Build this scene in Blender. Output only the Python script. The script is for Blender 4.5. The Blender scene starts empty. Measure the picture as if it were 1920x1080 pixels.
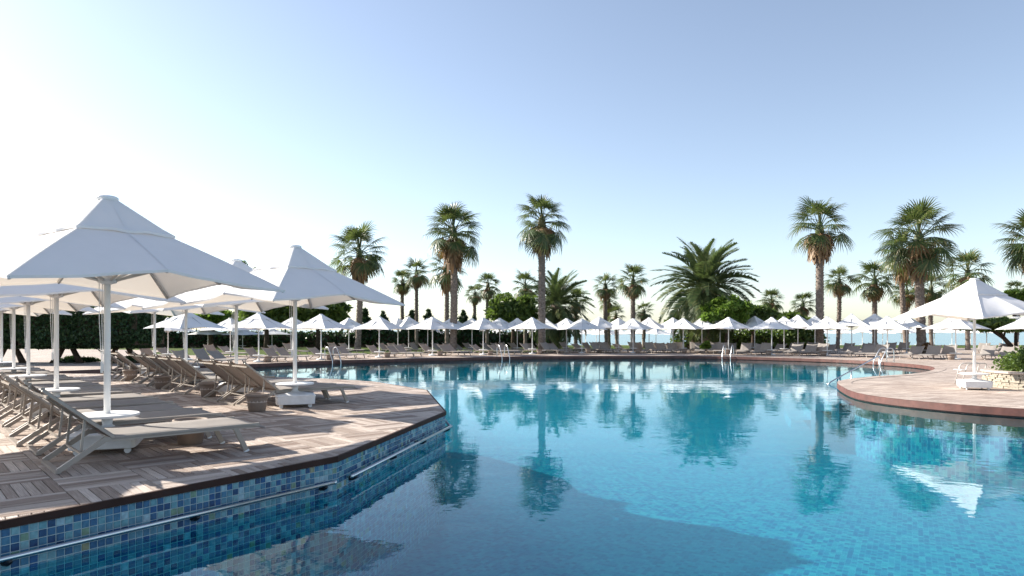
import bpy, math, random
import numpy as np
from mathutils import Vector, Matrix
from mathutils.geometry import tessellate_polygon

R = math.radians
scene = bpy.context.scene
col = scene.collection

# ------------------------------------------------------------------ camera, sky, sun, exposure
F = 1300.0                    # focal length in pixels of the 1920 wide photograph
HC = 1.79                     # camera height above the water (z = 0)
HOR = 619.0                   # horizon row in the photograph
cam_d = bpy.data.cameras.new('camera')
cam_d.sensor_width = 36.0
cam_d.lens = F / 1920.0 * 36.0
cam_d.shift_y = (HOR - 540.0) / 1920.0
cam_d.clip_end = 60000.0
cam_d.clip_start = 0.05
cam = bpy.data.objects.new('camera', cam_d)
cam.location = (0, 0, HC)
cam.rotation_euler = (R(90), 0, 0)
col.objects.link(cam)
scene.camera = cam

SUN_DIR = Vector((-0.93, 0.35, 0)).normalized()
SUN_EL = R(29)
world = bpy.data.worlds.new('World')
scene.world = world
world.use_nodes = True
wn = world.node_tree.nodes
wn.clear()
sky = wn.new('ShaderNodeTexSky')
sky.sky_type = 'NISHITA'
sky.sun_disc = False
sky.sun_elevation = SUN_EL
sky.sun_rotation = math.atan2(SUN_DIR.x, SUN_DIR.y)
sky.altitude = 0
sky.air_density = 0.9
sky.dust_density = 0.65
sky.ozone_density = 1.5
bg = wn.new('ShaderNodeBackground')
bg.inputs['Strength'].default_value = 0.096
wo = wn.new('ShaderNodeOutputWorld')
soft = wn.new('ShaderNodeHueSaturation')
soft.inputs['Saturation'].default_value = 0.80
world.node_tree.links.new(sky.outputs[0], soft.inputs['Color'])
world.node_tree.links.new(soft.outputs[0], bg.inputs[0])
world.node_tree.links.new(bg.outputs[0], wo.inputs[0])

sun_d = bpy.data.lights.new('sun', 'SUN')
sun_d.energy = 5.0
sun_d.angle = R(0.5)
sun_d.color = (1.0, 0.93, 0.82)
sun = bpy.data.objects.new('sun', sun_d)
sd = Vector((SUN_DIR.x * math.cos(SUN_EL), SUN_DIR.y * math.cos(SUN_EL), math.sin(SUN_EL)))
sun.rotation_euler = sd.to_track_quat('Z', 'Y').to_euler()
col.objects.link(sun)

vs = scene.view_settings
vs.view_transform = 'Standard'
vs.look = 'None'
vs.exposure = 1.22
vs.gamma = 1.0
vs.use_curve_mapping = False
scene.render.engine = 'CYCLES'
scene.cycles.use_denoising = True
scene.cycles.max_bounces = 10
scene.cycles.transparent_max_bounces = 12
scene.cycles.caustics_refractive = True
scene.cycles.caustics_reflective = False
scene.cycles.sample_clamp_indirect = 6.0


# ------------------------------------------------------------------ helpers
def at(px, py, Y):
    """point that stands at depth Y behind pixel (px, py) of the photograph"""
    return Vector(((px - 960.0) / F * Y, Y, HC - (py - HOR) / F * Y))


def ground(px, py, z):
    Y = (HC - z) * F / (py - HOR)
    return Vector(((px - 960.0) / F * Y, Y, z))


UNITS = ['', 'first', 'second', 'third', 'fourth', 'fifth', 'sixth', 'seventh', 'eighth', 'ninth', 'tenth', 'eleventh', 'twelfth',
         'thirteenth', 'fourteenth', 'fifteenth', 'sixteenth', 'seventeenth', 'eighteenth', 'nineteenth']
TENS = {2: 'twent', 3: 'thirt', 4: 'fort', 5: 'fift', 6: 'sixt', 7: 'sevent'}


def ordw(n):
    if n < 20:
        return UNITS[n]
    t, u = divmod(n, 10)
    return TENS[t] + ('ieth' if u == 0 else 'y-' + UNITS[u])


def tag(o, label=None, cat=None, group=None, kind=None):
    if label:
        o['label'] = label
    if cat:
        o['category'] = cat
    if group:
        o['group'] = group
    if kind:
        o['kind'] = kind
    return o


def empty(name, loc=(0, 0, 0), rz=0.0, scale=(1, 1, 1)):
    o = bpy.data.objects.new(name, None)
    o.empty_display_size = 0.1
    o.location = loc
    o.rotation_euler = (0, 0, rz)
    o.scale = scale
    col.objects.link(o)
    return o


def copy_tree(o, parent=None):
    c = o.copy()
    col.objects.link(c)
    c.parent = parent
    for ch in list(o.children):
        copy_tree(ch, c)
    return c


def mobj(name, me, mat=None, parent=None):
    o = bpy.data.objects.new(name, me)
    col.objects.link(o)
    if mat is not None and len(me.materials) == 0:
        me.materials.append(mat)
    o.parent = parent
    return o


class MB:
    """collects shapes; build() links them as one mesh object"""

    def __init__(self):
        self.v, self.f, self.uv = [], [], None

    def quad_grid(self, pts, closed_u=False):
        """pts[i][j] grid of points"""
        b = len(self.v)
        n, m = len(pts), len(pts[0])
        for row in pts:
            self.v.extend([tuple(p) for p in row])
        for i in range(n - 1):
            for j in range(m - 1 if not closed_u else m):
                j2 = (j + 1) % m
                self.f.append((b + i * m + j, b + i * m + j2, b + (i + 1) * m + j2, b + (i + 1) * m + j))
        return self

    def box(self, c, size, rot=None, taper=1.0):
        b = len(self.v)
        hx, hy, hz = size[0] / 2, size[1] / 2, size[2] / 2
        c = Vector(c)
        for z, t in ((-hz, 1.0), (hz, taper)):
            for x, y in ((-hx, -hy), (hx, -hy), (hx, hy), (-hx, hy)):
                p = Vector((x * t, y * t, z))
                if rot is not None:
                    p = rot @ p
                self.v.append(tuple(c + p))
        for q in ((0, 3, 2, 1), (4, 5, 6, 7), (0, 1, 5, 4), (1, 2, 6, 5), (2, 3, 7, 6), (3, 0, 4, 7)):
            self.f.append(tuple(b + i for i in q))
        return self

    def bar(self, a, bb, w, h, up=(0, 0, 1)):
        """rectangular bar from a to bb, w across, h along up"""
        a, bb = Vector(a), Vector(bb)
        d = (bb - a).normalized()
        u = Vector(up)
        s = d.cross(u)
        if s.length < 1e-6:
            s = d.cross(Vector((1, 0, 0)))
        s.normalize()
        u = s.cross(d).normalized()
        rot = Matrix((d, s, u)).transposed()
        return self.box((a + bb) / 2, ((bb - a).length, w, h), rot)

    def tube(self, pts, r, n=8, cap=True):
        """tube along pts, r a number or a list"""
        pts = [Vector(p) for p in pts]
        rs = r if isinstance(r, (list, tuple)) else [r] * len(pts)
        b = len(self.v)
        prev = None
        for i, p in enumerate(pts):
            if i == 0:
                d = pts[1] - p
            elif i == len(pts) - 1:
                d = p - pts[i - 1]
            else:
                d = (pts[i + 1] - p).normalized() + (p - pts[i - 1]).normalized()
            d.normalize()
            if prev is None:
                ref = Vector((0, 0, 1)) if abs(d.z) < 0.9 else Vector((1, 0, 0))
                s = d.cross(ref).normalized()
            else:
                s = (prev - d * prev.dot(d)).normalized()
            prev = s
            t = d.cross(s)
            for k in range(n):
                a = 2 * math.pi * k / n
                self.v.append(tuple(p + (s * math.cos(a) + t * math.sin(a)) * rs[i]))
        m = len(pts)
        for i in range(m - 1):
            for k in range(n):
                k2 = (k + 1) % n
                self.f.append((b + i * n + k, b + i * n + k2, b + (i + 1) * n + k2, b + (i + 1) * n + k))
        if cap:
            self.f.append(tuple(b + k for k in reversed(range(n))))
            self.f.append(tuple(b + (m - 1) * n + k for k in range(n)))
        return self

    def lathe(self, prof, c=(0, 0, 0), n=20):
        """prof: list of (radius, z)"""
        b = len(self.v)
        for r, z in prof:
            for k in range(n):
                a = 2 * math.pi * k / n
                self.v.append((c[0] + r * math.cos(a), c[1] + r * math.sin(a), c[2] + z))
        for i in range(len(prof) - 1):
            for k in range(n):
                k2 = (k + 1) % n
                self.f.append((b + i * n + k, b + i * n + k2, b + (i + 1) * n + k2, b + (i + 1) * n + k))
        self.f.append(tuple(b + k for k in reversed(range(n))))
        self.f.append(tuple(b + (len(prof) - 1) * n + k for k in range(n)))
        return self

    def mesh(self, name, mat=None, smooth=False):
        me = bpy.data.meshes.new(name)
        me.from_pydata(self.v, [], self.f)
        if self.uv is not None:
            lay = me.uv_layers.new(name='UVMap')
            idx = np.empty(len(me.loops), dtype=np.int32)
            me.loops.foreach_get('vertex_index', idx)
            lay.data.foreach_set('uv', np.array(self.uv, dtype=np.float32)[idx].ravel())
        if smooth:
            me.polygons.foreach_set('use_smooth', [True] * len(me.polygons))
        if mat is not None:
            me.materials.append(mat)
        me.update()
        return me

    def build(self, name, mat=None, parent=None, smooth=False):
        return mobj(name, self.mesh(name, mat, smooth), None, parent)


def catmull(pts, n=6):
    out = []
    P = [Vector(p) for p in pts]
    for i in range(len(P) - 1):
        p0 = P[max(i - 1, 0)]
        p1, p2 = P[i], P[i + 1]
        p3 = P[min(i + 2, len(P) - 1)]
        for k in range(n):
            t = k / n
            out.append(0.5 * ((2 * p1) + (p2 - p0) * t + (2 * p0 - 5 * p1 + 4 * p2 - p3) * t * t + (3 * p1 - p0 - 3 * p2 + p3) * t ** 3))
    out.append(P[-1])
    return out


# ------------------------------------------------------------------ materials
class Mat:
    def __init__(self, name):
        self.m = bpy.data.materials.new(name)
        self.m.use_nodes = True
        self.t = self.m.node_tree
        self.t.nodes.clear()
        self.out = self.t.nodes.new('ShaderNodeOutputMaterial')

    def n(self, kind, **kw):
        nd = self.t.nodes.new('ShaderNode' + kind)
        for k, v in kw.items():
            if k.startswith('i_'):
                nd.inputs[k[2:].replace('_', ' ')].default_value = v
            else:
                setattr(nd, k, v)
        return nd

    def l(self, a, b):
        self.t.links.new(a, b)

    def math(self, op, a, b=None):
        nd = self.n('Math', operation=op)
        for i, x in enumerate((a, b)):
            if x is None:
                continue
            if isinstance(x, (int, float)):
                nd.inputs[i].default_value = x
            else:
                self.l(x, nd.inputs[i])
        return nd.outputs[0]

    def ramp(self, fac, stops, interp='LINEAR'):
        nd = self.n('ValToRGB')
        cr = nd.color_ramp
        cr.interpolation = interp
        while len(cr.elements) < len(stops):
            cr.elements.new(0.5)
        for e, (p, c) in zip(cr.elements, stops):
            e.position = p
            e.color = (*c, 1)
        self.l(fac, nd.inputs[0])
        return nd.outputs[0]

    def noise(self, vec, scale, detail=4, rough=0.55, dim='3D'):
        nd = self.n('TexNoise', noise_dimensions=dim)
        nd.inputs['Scale'].default_value = scale
        nd.inputs['Detail'].default_value = detail
        nd.inputs['Roughness'].default_value = rough
        if vec is not None:
            self.l(vec, nd.inputs['Vector'])
        return nd.outputs['Fac']

    def bump(self, h, strength=0.3, dist=0.01):
        nd = self.n('Bump')
        nd.inputs['Strength'].default_value = strength
        nd.inputs['Distance'].default_value = dist
        self.l(h, nd.inputs['Height'])
        return nd.outputs[0]

    def mapping(self, vec, scale=(1, 1, 1), rot=(0, 0, 0), loc=(0, 0, 0)):
        nd = self.n('Mapping')
        nd.inputs['Scale'].default_value = scale
        nd.inputs['Rotation'].default_value = rot
        nd.inputs['Location'].default_value = loc
        self.l(vec, nd.inputs['Vector'])
        return nd.outputs[0]

    def coord(self, k='Object'):
        return self.n('TexCoord').outputs[k]

    def principled(self, color, rough=0.6, metal=0.0, normal=None, spec=0.5):
        p = self.n('BsdfPrincipled')
        if isinstance(color, tuple):
            p.inputs['Base Color'].default_value = (*color, 1)
        else:
            self.l(color, p.inputs['Base Color'])
        if isinstance(rough, (int, float)):
            p.inputs['Roughness'].default_value = rough
        else:
            self.l(rough, p.inputs['Roughness'])
        p.inputs['Metallic'].default_value = metal
        p.inputs['Specular IOR Level'].default_value = spec
        if normal is not None:
            self.l(normal, p.inputs['Normal'])
        return p

    def end(self, shader):
        self.l(shader if not hasattr(shader, 'outputs') else shader.outputs[0], self.out.inputs[0])
        return self.m


def mat_simple(name, c, rough=0.5, metal=0.0, var=0.12, scale=6.0, bump=0.0, spec=0.5):
    M = Mat(name)
    nz = M.noise(M.coord(), scale, 5)
    lo = tuple(x * (1 - var) for x in c)
    hi = tuple(min(1, x * (1 + var)) for x in c)
    colr = M.ramp(nz, [(0.3, lo), (0.7, hi)])
    nrm = M.bump(nz, bump, 0.01) if bump else None
    return M.end(M.principled(colr, rough, metal, nrm, spec))


def mat_fabric(name, c, trans, tfac, weave=0.15, wscale=350.0, var=0.06):
    M = Mat(name)
    co = M.coord()
    nz = M.noise(co, 2.5, 4)
    colr = M.ramp(nz, [(0.3, tuple(x * (1 - var) for x in c)), (0.7, tuple(min(1, x * (1 + var)) for x in c))])
    nrm = M.bump(M.noise(co, wscale, 1), weave, 0.002)
    nrm2 = M.n('Bump')
    nrm2.inputs['Strength'].default_value = 0.25
    nrm2.inputs['Distance'].default_value = 0.03
    M.l(M.noise(M.mapping(co, (1.0, 1.0, 0.5)), 2.2, 2), nrm2.inputs['Height'])
    M.l(nrm, nrm2.inputs['Normal'])
    p = M.principled(colr, 0.85, 0, nrm2.outputs[0], 0.2)
    tr = M.n('BsdfTranslucent')
    tr.inputs[0].default_value = (*trans, 1)
    mx = M.n('MixShader')
    mx.inputs[0].default_value = tfac
    M.l(p.outputs[0], mx.inputs[1])
    M.l(tr.outputs[0], mx.inputs[2])
    return M.end(mx)


def mat_leaf(name, stops, trans=(0.1, 0.2, 0.03), tfac=0.3, tip=None, rough=0.5):
    """leaf colour varies per leaf; optional tip colour along uv.x"""
    M = Mat(name)
    geo = M.n('NewGeometry')
    oi = M.n('ObjectInfo')
    f = M.math('FRACT', M.math('ADD', geo.outputs['Random Per Island'], oi.outputs['Random']))
    c = M.ramp(f, stops)
    if tip:
        uv = M.n('SeparateXYZ')
        M.l(M.coord('UV'), uv.inputs[0])
        t = M.math('MULTIPLY', M.math('SUBTRACT', uv.outputs[0], 0.72), 3.2)
        t = M.math('MULTIPLY', t, M.math('ADD', f, 0.15))
        mx = M.n('MixRGB')
        mx.use_clamp = True
        cl = M.n('Clamp')
        M.l(t, cl.inputs[0])
        M.l(cl.outputs[0], mx.inputs[0])
        M.l(c, mx.inputs[1])
        mx.inputs[2].default_value = (*tip, 1)
        c = mx.outputs[0]
    p = M.principled(c, rough, 0, None, 0.35)
    tr = M.n('BsdfTranslucent')
    tr.inputs[0].default_value = (*trans, 1)
    mx = M.n('MixShader')
    mx.inputs[0].default_value = tfac
    M.l(p.outputs[0], mx.inputs[1])
    M.l(tr.outputs[0], mx.inputs[2])
    return M.end(mx)


def mat_wood():
    M = Mat('weathered_deck_wood')
    uv = M.coord('UV')
    oi = M.n('ObjectInfo')
    off = M.n('CombineXYZ')
    M.l(M.math('MULTIPLY', oi.outputs['Random'], 37.0), off.inputs[0])
    M.l(M.math('MULTIPLY', oi.outputs['Random'], 11.0), off.inputs[1])
    add = M.n('VectorMath', operation='ADD')
    M.l(uv, add.inputs[0])
    M.l(off.outputs[0], add.inputs[1])
    geo = M.n('NewGeometry')
    f = M.math('FRACT', M.math('ADD', geo.outputs['Random Per Island'], oi.outputs['Random']))
    tone = M.ramp(f, [(0.0, (0.27, 0.205, 0.17)), (0.4, (0.39, 0.32, 0.275)), (0.75, (0.51, 0.435, 0.385)), (1.0, (0.61, 0.53, 0.47))])
    grain = M.noise(M.mapping(add.outputs[0], (3.0, 70.0, 1.0)), 1.0, 6, 0.6)
    stain = M.noise(M.mapping(add.outputs[0], (1.5, 6.0, 1.0)), 1.0, 3)
    g = M.ramp(grain, [(0.3, (0.72, 0.70, 0.68)), (0.65, (1.12, 1.12, 1.12))])
    s = M.ramp(stain, [(0.3, (0.85, 0.83, 0.82)), (0.7, (1.08, 1.08, 1.08))])
    m1 = M.n('MixRGB', blend_type='MULTIPLY')
    m1.inputs[0].default_value = 1
    M.l(tone, m1.inputs[1])
    M.l(g, m1.inputs[2])
    m2 = M.n('MixRGB', blend_type='MULTIPLY')
    m2.inputs[0].default_value = 1
    M.l(m1.outputs[0], m2.inputs[1])
    M.l(s, m2.inputs[2])
    sep = M.n('SeparateXYZ')
    M.l(uv, sep.inputs[0])
    groove = M.math('SINE', M.math('MULTIPLY', sep.outputs[1], 2 * math.pi / 0.0125))
    h = M.math('ADD', M.math('MULTIPLY', groove, 0.5), M.math('MULTIPLY', grain, 0.6))
    nrm = M.bump(h, 0.8, 0.003)
    return M.end(M.principled(m2.outputs[0], 0.7, 0, nrm, 0.3))


TILE_STOPS = [(0.0, (0.025, 0.055, 0.14)), (0.13, (0.045, 0.11, 0.22)), (0.30, (0.07, 0.165, 0.265)), (0.47, (0.11, 0.225, 0.30)),
              (0.62, (0.14, 0.29, 0.34)), (0.73, (0.20, 0.34, 0.38)), (0.81, (0.19, 0.27, 0.19)), (0.85, (0.31, 0.43, 0.49)),
              (0.91, (0.03, 0.08, 0.21)), (0.985, (0.30, 0.27, 0.16))]


def mat_tile():
    M = Mat('glazed_mosaic_tile')
    geo = M.n('NewGeometry')
    oi = M.n('ObjectInfo')
    f = M.math('FRACT', M.math('ADD', geo.outputs['Random Per Island'], oi.outputs['Random']))
    c = M.ramp(f, TILE_STOPS, 'CONSTANT')
    nz = M.noise(M.n('NewGeometry').outputs['Position'], 28.0, 2)
    v = M.ramp(nz, [(0.3, (0.78, 0.78, 0.8)), (0.7, (1.18, 1.18, 1.15))])
    m = M.n('MixRGB', blend_type='MULTIPLY')
    m.inputs[0].default_value = 1
    M.l(c, m.inputs[1])
    M.l(v, m.inputs[2])
    return M.end(M.principled(m.outputs[0], 0.16, 0, M.bump(nz, 0.08, 0.01)))


def mat_pool_floor(pitch=0.075, rot=0.52):
    """small glazed tiles on the pool shell, too small in the picture to build one by one"""
    M = Mat('pool_shell_mosaic')
    pos = M.mapping(M.n('NewGeometry').outputs['Position'], (1 / pitch, 1 / pitch, 1 / pitch), (0, 0, rot), (0.37, 0.21, 0.13))
    fl = M.n('VectorMath', operation='FLOOR')
    M.l(pos, fl.inputs[0])
    wn_ = M.n('TexWhiteNoise', noise_dimensions='3D')
    M.l(fl.outputs[0], wn_.inputs['Vector'])
    c = M.ramp(wn_.outputs['Value'], [(0.0, (0.012, 0.07, 0.18)), (0.16, (0.02, 0.125, 0.24)), (0.36, (0.028, 0.195, 0.28)), (0.6, (0.04, 0.25, 0.305)),
                                      (0.84, (0.08, 0.31, 0.345)), (0.95, (0.015, 0.095, 0.21))], 'CONSTANT')
    fr = M.n('VectorMath', operation='FRACTION')
    M.l(pos, fr.inputs[0])
    sp = M.n('SeparateXYZ')
    M.l(fr.outputs[0], sp.inputs[0])
    gx = M.math('LESS_THAN', sp.outputs[0], 0.07)
    gy = M.math('LESS_THAN', sp.outputs[1], 0.07)
    g = M.math('MAXIMUM', gx, gy)
    mx = M.n('MixRGB')
    M.l(g, mx.inputs[0])
    M.l(c, mx.inputs[1])
    mx.inputs[2].default_value = (0.13, 0.32, 0.39, 1)
    return M.end(M.principled(mx.outputs[0], 0.4))


def mat_water():
    M = Mat('pool_water')
    pos = M.n('NewGeometry').outputs['Position']
    a = M.noise(M.mapping(pos, (1.0, 1.0, 1.0)), 2.2, 2, 0.5)
    b = M.noise(M.mapping(pos, (1.0, 1.0, 1.0), (0, 0, 0.4)), 7.5, 2, 0.5)
    big = M.noise(M.mapping(pos, (0.6, 1.3, 1.0), (0, 0, 0.3)), 0.30, 3)
    amp = M.ramp(big, [(0.36, (0.18, 0.18, 0.18)), (0.66, (1.25, 1.25, 1.25))])
    h = M.math('ADD', M.math('MULTIPLY', a, 1.0), M.math('MULTIPLY', b, 0.30))
    h = M.math('MULTIPLY', h, amp)
    nrm = M.bump(h, 1.0, 0.0036)
    fr = M.n('Fresnel')
    # the sheet is one face thick: use the same index of refraction from above and from below
    bf = M.n('NewGeometry').outputs['Backfacing']
    ior = M.math('ADD', 1.27, M.math('MULTIPLY', bf, 1 / 1.27 - 1.27))
    M.l(ior, fr.inputs[0])
    M.l(nrm, fr.inputs['Normal'])
    gl = M.n('BsdfGlossy')
    gl.inputs['Roughness'].default_value = 0.0
    gl.inputs['Color'].default_value = (0.86, 0.97, 1.0, 1)
    M.l(nrm, gl.inputs['Normal'])
    tr = M.n('BsdfTransparent')
    tr.inputs[0].default_value = (0.40, 0.90, 0.95, 1)
    mx = M.n('MixShader')
    M.l(fr.outputs[0], mx.inputs[0])
    M.l(tr.outputs[0], mx.inputs[1])
    M.l(gl.outputs[0], mx.inputs[2])
    M.end(mx)
    return M.m


def mat_paving():
    M = Mat('stamped_terrace_paving')
    pos = M.n('NewGeometry').outputs['Position']
    br = M.n('TexBrick')
    br.offset = 0.5
    br.inputs['Scale'].default_value = 1.0
    br.inputs['Mortar Size'].default_value = 0.009
    br.inputs['Mortar Smooth'].default_value = 0.3
    br.inputs['Brick Width'].default_value = 0.55
    br.inputs['Row Height'].default_value = 0.12
    br.inputs['Color1'].default_value = (0.34, 0.275, 0.235, 1)
    br.inputs['Color2'].default_value = (0.54, 0.465, 0.405, 1)
    br.inputs['Mortar'].default_value = (0.17, 0.13, 0.11, 1)
    M.l(M.mapping(pos, (1, 1, 1), (0, 0, -0.35)), br.inputs['Vector'])
    nz = M.noise(pos, 0.9, 5)
    v = M.ramp(nz, [(0.3, (0.82, 0.8, 0.8)), (0.7, (1.15, 1.13, 1.12))])
    fine = M.noise(pos, 26.0, 4)
    v2 = M.ramp(fine, [(0.3, (0.85, 0.85, 0.85)), (0.7, (1.1, 1.1, 1.1))])
    m = M.n('MixRGB', blend_type='MULTIPLY')
    m.inputs[0].default_value = 1
    M.l(br.outputs[0], m.inputs[1])
    M.l(v, m.inputs[2])
    m2 = M.n('MixRGB', blend_type='MULTIPLY')
    m2.inputs[0].default_value = 1
    M.l(m.outputs[0], m2.inputs[1])
    M.l(v2, m2.inputs[2])
    h = M.math('ADD', M.math('MULTIPLY', br.outputs['Fac'], -1.0), M.math('MULTIPLY', fine, 0.4))
    return M.end(M.principled(m2.outputs[0], 0.75, 0, M.bump(h, 0.5, 0.008), 0.3))


def mat_ground():
    """lawn near the terrace, dry sand towards the beach"""
    M = Mat('lawn_and_sand')
    pos = M.n('NewGeometry').outputs['Position']
    sp = M.n('SeparateXYZ')
    M.l(pos, sp.inputs[0])
    n1 = M.noise(pos, 0.35, 4)
    n2 = M.noise(pos, 14.0, 4)
    grass = M.ramp(n2, [(0.3, (0.04, 0.065, 0.015)), (0.7, (0.10, 0.135, 0.032))])
    sand = M.ramp(n2, [(0.3, (0.34, 0.28, 0.21)), (0.7, (0.44, 0.37, 0.28))])
    t = M.math('ADD', M.math('MULTIPLY', M.math('SUBTRACT', sp.outputs[1], 74.0), 0.2), M.math('MULTIPLY', M.math('SUBTRACT', n1, 0.5), 3.0))
    cl = M.n('Clamp')
    M.l(t, cl.inputs[0])
    mx = M.n('MixRGB')
    M.l(cl.outputs[0], mx.inputs[0])
    M.l(grass, mx.inputs[1])
    M.l(sand, mx.inputs[2])
    return M.end(M.principled(mx.outputs[0], 0.9, 0, M.bump(n2, 0.6, 0.05), 0.1))


def mat_sea():
    M = Mat('sea_water')
    pos = M.n('NewGeometry').outputs['Position']
    w = M.noise(M.mapping(pos, (0.35, 1.0, 1.0)), 0.6, 5)
    return M.end(M.principled((0.05, 0.19, 0.27), 0.16, 0, M.bump(w, 0.7, 0.25), 0.5))


def mat_bark(name, c1, c2, scale):
    M = Mat(name)
    co = M.coord()
    nz = M.noise(M.mapping(co, (1, 1, 2.2)), scale, 6, 0.65)
    c = M.ramp(nz, [(0.3, c1), (0.7, c2)])
    return M.end(M.principled(c, 0.9, 0, M.bump(nz, 0.8, 0.05), 0.15))


CANVAS = mat_fabric('white_parasol_canvas', (0.86, 0.86, 0.87), (0.80, 0.70, 0.59), 0.19, 0.05, 300.0, 0.025)
WHITE = mat_simple('white_powder_coat', (0.80, 0.80, 0.80), 0.35, 0, 0.04, 3.0)
PLASTIC = mat_simple('scuffed_white_plastic', (0.72, 0.73, 0.74), 0.45, 0, 0.10, 7.0, 0.1)
ALU = mat_simple('light_grey_aluminium', (0.55, 0.54, 0.52), 0.35, 0.3, 0.05)
TAUPE = mat_simple('taupe_metal_frame', (0.33, 0.29, 0.255), 0.4, 0.15, 0.06)
SLING = mat_fabric('taupe_sling_mesh', (0.40, 0.375, 0.355), (0.36, 0.22, 0.13), 0.34, 0.35, 500.0, 0.07)
STEEL = mat_simple('brushed_stainless_steel', (0.60, 0.61, 0.62), 0.30, 1.0, 0.04)
DARKCAP = mat_simple('dark_bracket', (0.03, 0.03, 0.035), 0.35, 0.6)
POT = mat_simple('taupe_clay_pot', (0.24, 0.185, 0.15), 0.75, 0, 0.12, 9.0, 0.1)
FASCIA = mat_simple('dark_stained_board', (0.045, 0.021, 0.016), 0.7, 0, 0.25, 5.0, 0.1, 0.2)
COPING = mat_simple('red_brown_coping', (0.11, 0.042, 0.033), 0.6, 0, 0.35, 4.0, 0.2)
GROUT = mat_simple('pale_grout', (0.42, 0.50, 0.52), 0.8, 0, 0.08)
UNDER = mat_simple('dark_deck_underside', (0.03, 0.024, 0.02), 0.9, 0, 0.2)
WOOD = mat_wood()
TILE = mat_tile()
SHELL = mat_pool_floor()
WATER = mat_water()
PAVE = mat_paving()
GROUND = mat_ground()
SEA = mat_sea()
STONE = mat_simple('pale_ledge_stone', (0.32, 0.285, 0.23), 0.85, 0, 0.25, 14.0, 0.5)
CAPSTONE = mat_simple('smooth_cap_stone', (0.46, 0.39, 0.34), 0.7, 0, 0.1, 6.0, 0.15)
BARK_PALM = mat_bark('palm_bark', (0.10, 0.078, 0.064), (0.30, 0.25, 0.215), 7.0)
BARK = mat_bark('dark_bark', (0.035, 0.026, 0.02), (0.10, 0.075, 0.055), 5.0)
FAN = mat_leaf('fan_palm_leaf', [(0.0, (0.034, 0.060, 0.024)), (0.5, (0.054, 0.090, 0.034)), (0.8, (0.088, 0.122, 0.042)), (1.0, (0.19, 0.155, 0.07))],
               (0.15, 0.20, 0.05), 0.26, (0.26, 0.18, 0.09), 0.42)
DEAD = mat_leaf('dead_palm_leaf', [(0.0, (0.14, 0.085, 0.045)), (0.5, (0.23, 0.145, 0.075)), (1.0, (0.34, 0.22, 0.12))], (0.35, 0.20, 0.09), 0.25)
DATE = mat_leaf('date_palm_leaf', [(0.0, (0.05, 0.078, 0.036)), (0.6, (0.085, 0.125, 0.055)), (1.0, (0.16, 0.16, 0.065))], (0.13, 0.19, 0.05), 0.25, (0.20, 0.16, 0.08), 0.42)
PINE = mat_leaf('pine_foliage', [(0.0, (0.04, 0.072, 0.02)), (0.6, (0.08, 0.13, 0.032)), (1.0, (0.15, 0.20, 0.045))], (0.16, 0.25, 0.04), 0.3)
HEDGE = mat_leaf('clipped_hedge_leaf', [(0.0, (0.013, 0.034, 0.014)), (0.6, (0.026, 0.060, 0.022)), (1.0, (0.05, 0.095, 0.03))], (0.06, 0.12, 0.03), 0.15)
LIME = mat_leaf('bright_bush_leaf', [(0.0, (0.055, 0.105, 0.018)), (0.6, (0.10, 0.175, 0.025)), (1.0, (0.17, 0.24, 0.04))], (0.22, 0.36, 0.05), 0.32)

# ------------------------------------------------------------------ the setting: pool, decks, ground, sea
ZN = 0.39        # near timber deck
ZF = 0.18        # far terrace
DIRE = Vector((1.815, 2.612)).normalized()
P1 = Vector((-1.95, 7.71))
P0 = P1 - DIRE * 12.4
STRAIGHT = [P0, P1, Vector((-1.15, 11.95)), Vector((-2.0, 16.25)), Vector((-3.79, 18.96)), Vector((-5.3, 20.0)), Vector((-9.5, 21.9)), Vector((-17.0, 22.6))]
CURVE = catmull([(-17.0, 22.6, 0), (-18.6, 25.2, 0), (-17.2, 28.0, 0), (-14.6, 30.6, 0), (-12.2, 33.1, 0), (-9.2, 37.0, 0), (-3.4, 40.4, 0), (1.3, 42.7, 0),
                 (8.0, 43.2, 0), (12.6, 42.5, 0), (17.2, 38.6, 0), (18.7, 35.0, 0), (18.8, 31.6, 0), (17.5, 28.6, 0), (14.9, 25.6, 0), (12.3, 23.8, 0),
                 (10.4, 21.9, 0), (9.4, 19.6, 0), (8.85, 17.3, 0), (9.35, 15.5, 0), (10.5, 14.1, 0), (13.0, 12.3, 0), (16.0, 9.6, 0), (17.0, 4.0, 0), (15.5, -2.6, 0)], 5)
CURVE = [Vector((p.x, p.y)) for p in CURVE]
POOL = STRAIGHT[:-1] + CURVE
if (POOL[-1] - POOL[0]).length < 0.1:
    POOL.pop()


def poly_mesh(name, loops, z, mat, uvscale=None):
    """flat sheet: first loop outer, the others holes"""
    vs3 = [[Vector((p[0], p[1], 0)) for p in lp] for lp in loops]
    tris = tessellate_polygon(vs3)
    m = MB()
    for lp in loops:
        for p in lp:
            m.v.append((p[0], p[1], z))
    for t in tris:
        a, b, c = [Vector(m.v[i]) for i in t]
        m.f.append(tuple(t) if (b - a).cross(c - a).z > 0 else tuple(reversed(t)))
    return m


def wall_strip(m, pts, z0, z1):
    b = len(m.v)
    for p in pts:
        m.v.append((p[0], p[1], z0))
        m.v.append((p[0], p[1], z1))
    for i in range(len(pts) - 1):
        m.f.append((b + 2 * i, b + 2 * i + 1, b + 2 * i + 3, b + 2 * i + 2))


def offset(pts, d):
    """shift an open polyline sideways (to its right for d > 0)"""
    out = []
    for i, p in enumerate(pts):
        a = pts[max(i - 1, 0)]
        b = pts[min(i + 1, len(pts) - 1)]
        t = (b - a).normalized()
        out.append(p + Vector((t.y, -t.x)) * d)
    return out


DEPTH = 1.45
w = poly_mesh('pool_water', [POOL], 0.0, WATER)
tag(w.build('pool_water', WATER), kind='structure')
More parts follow.
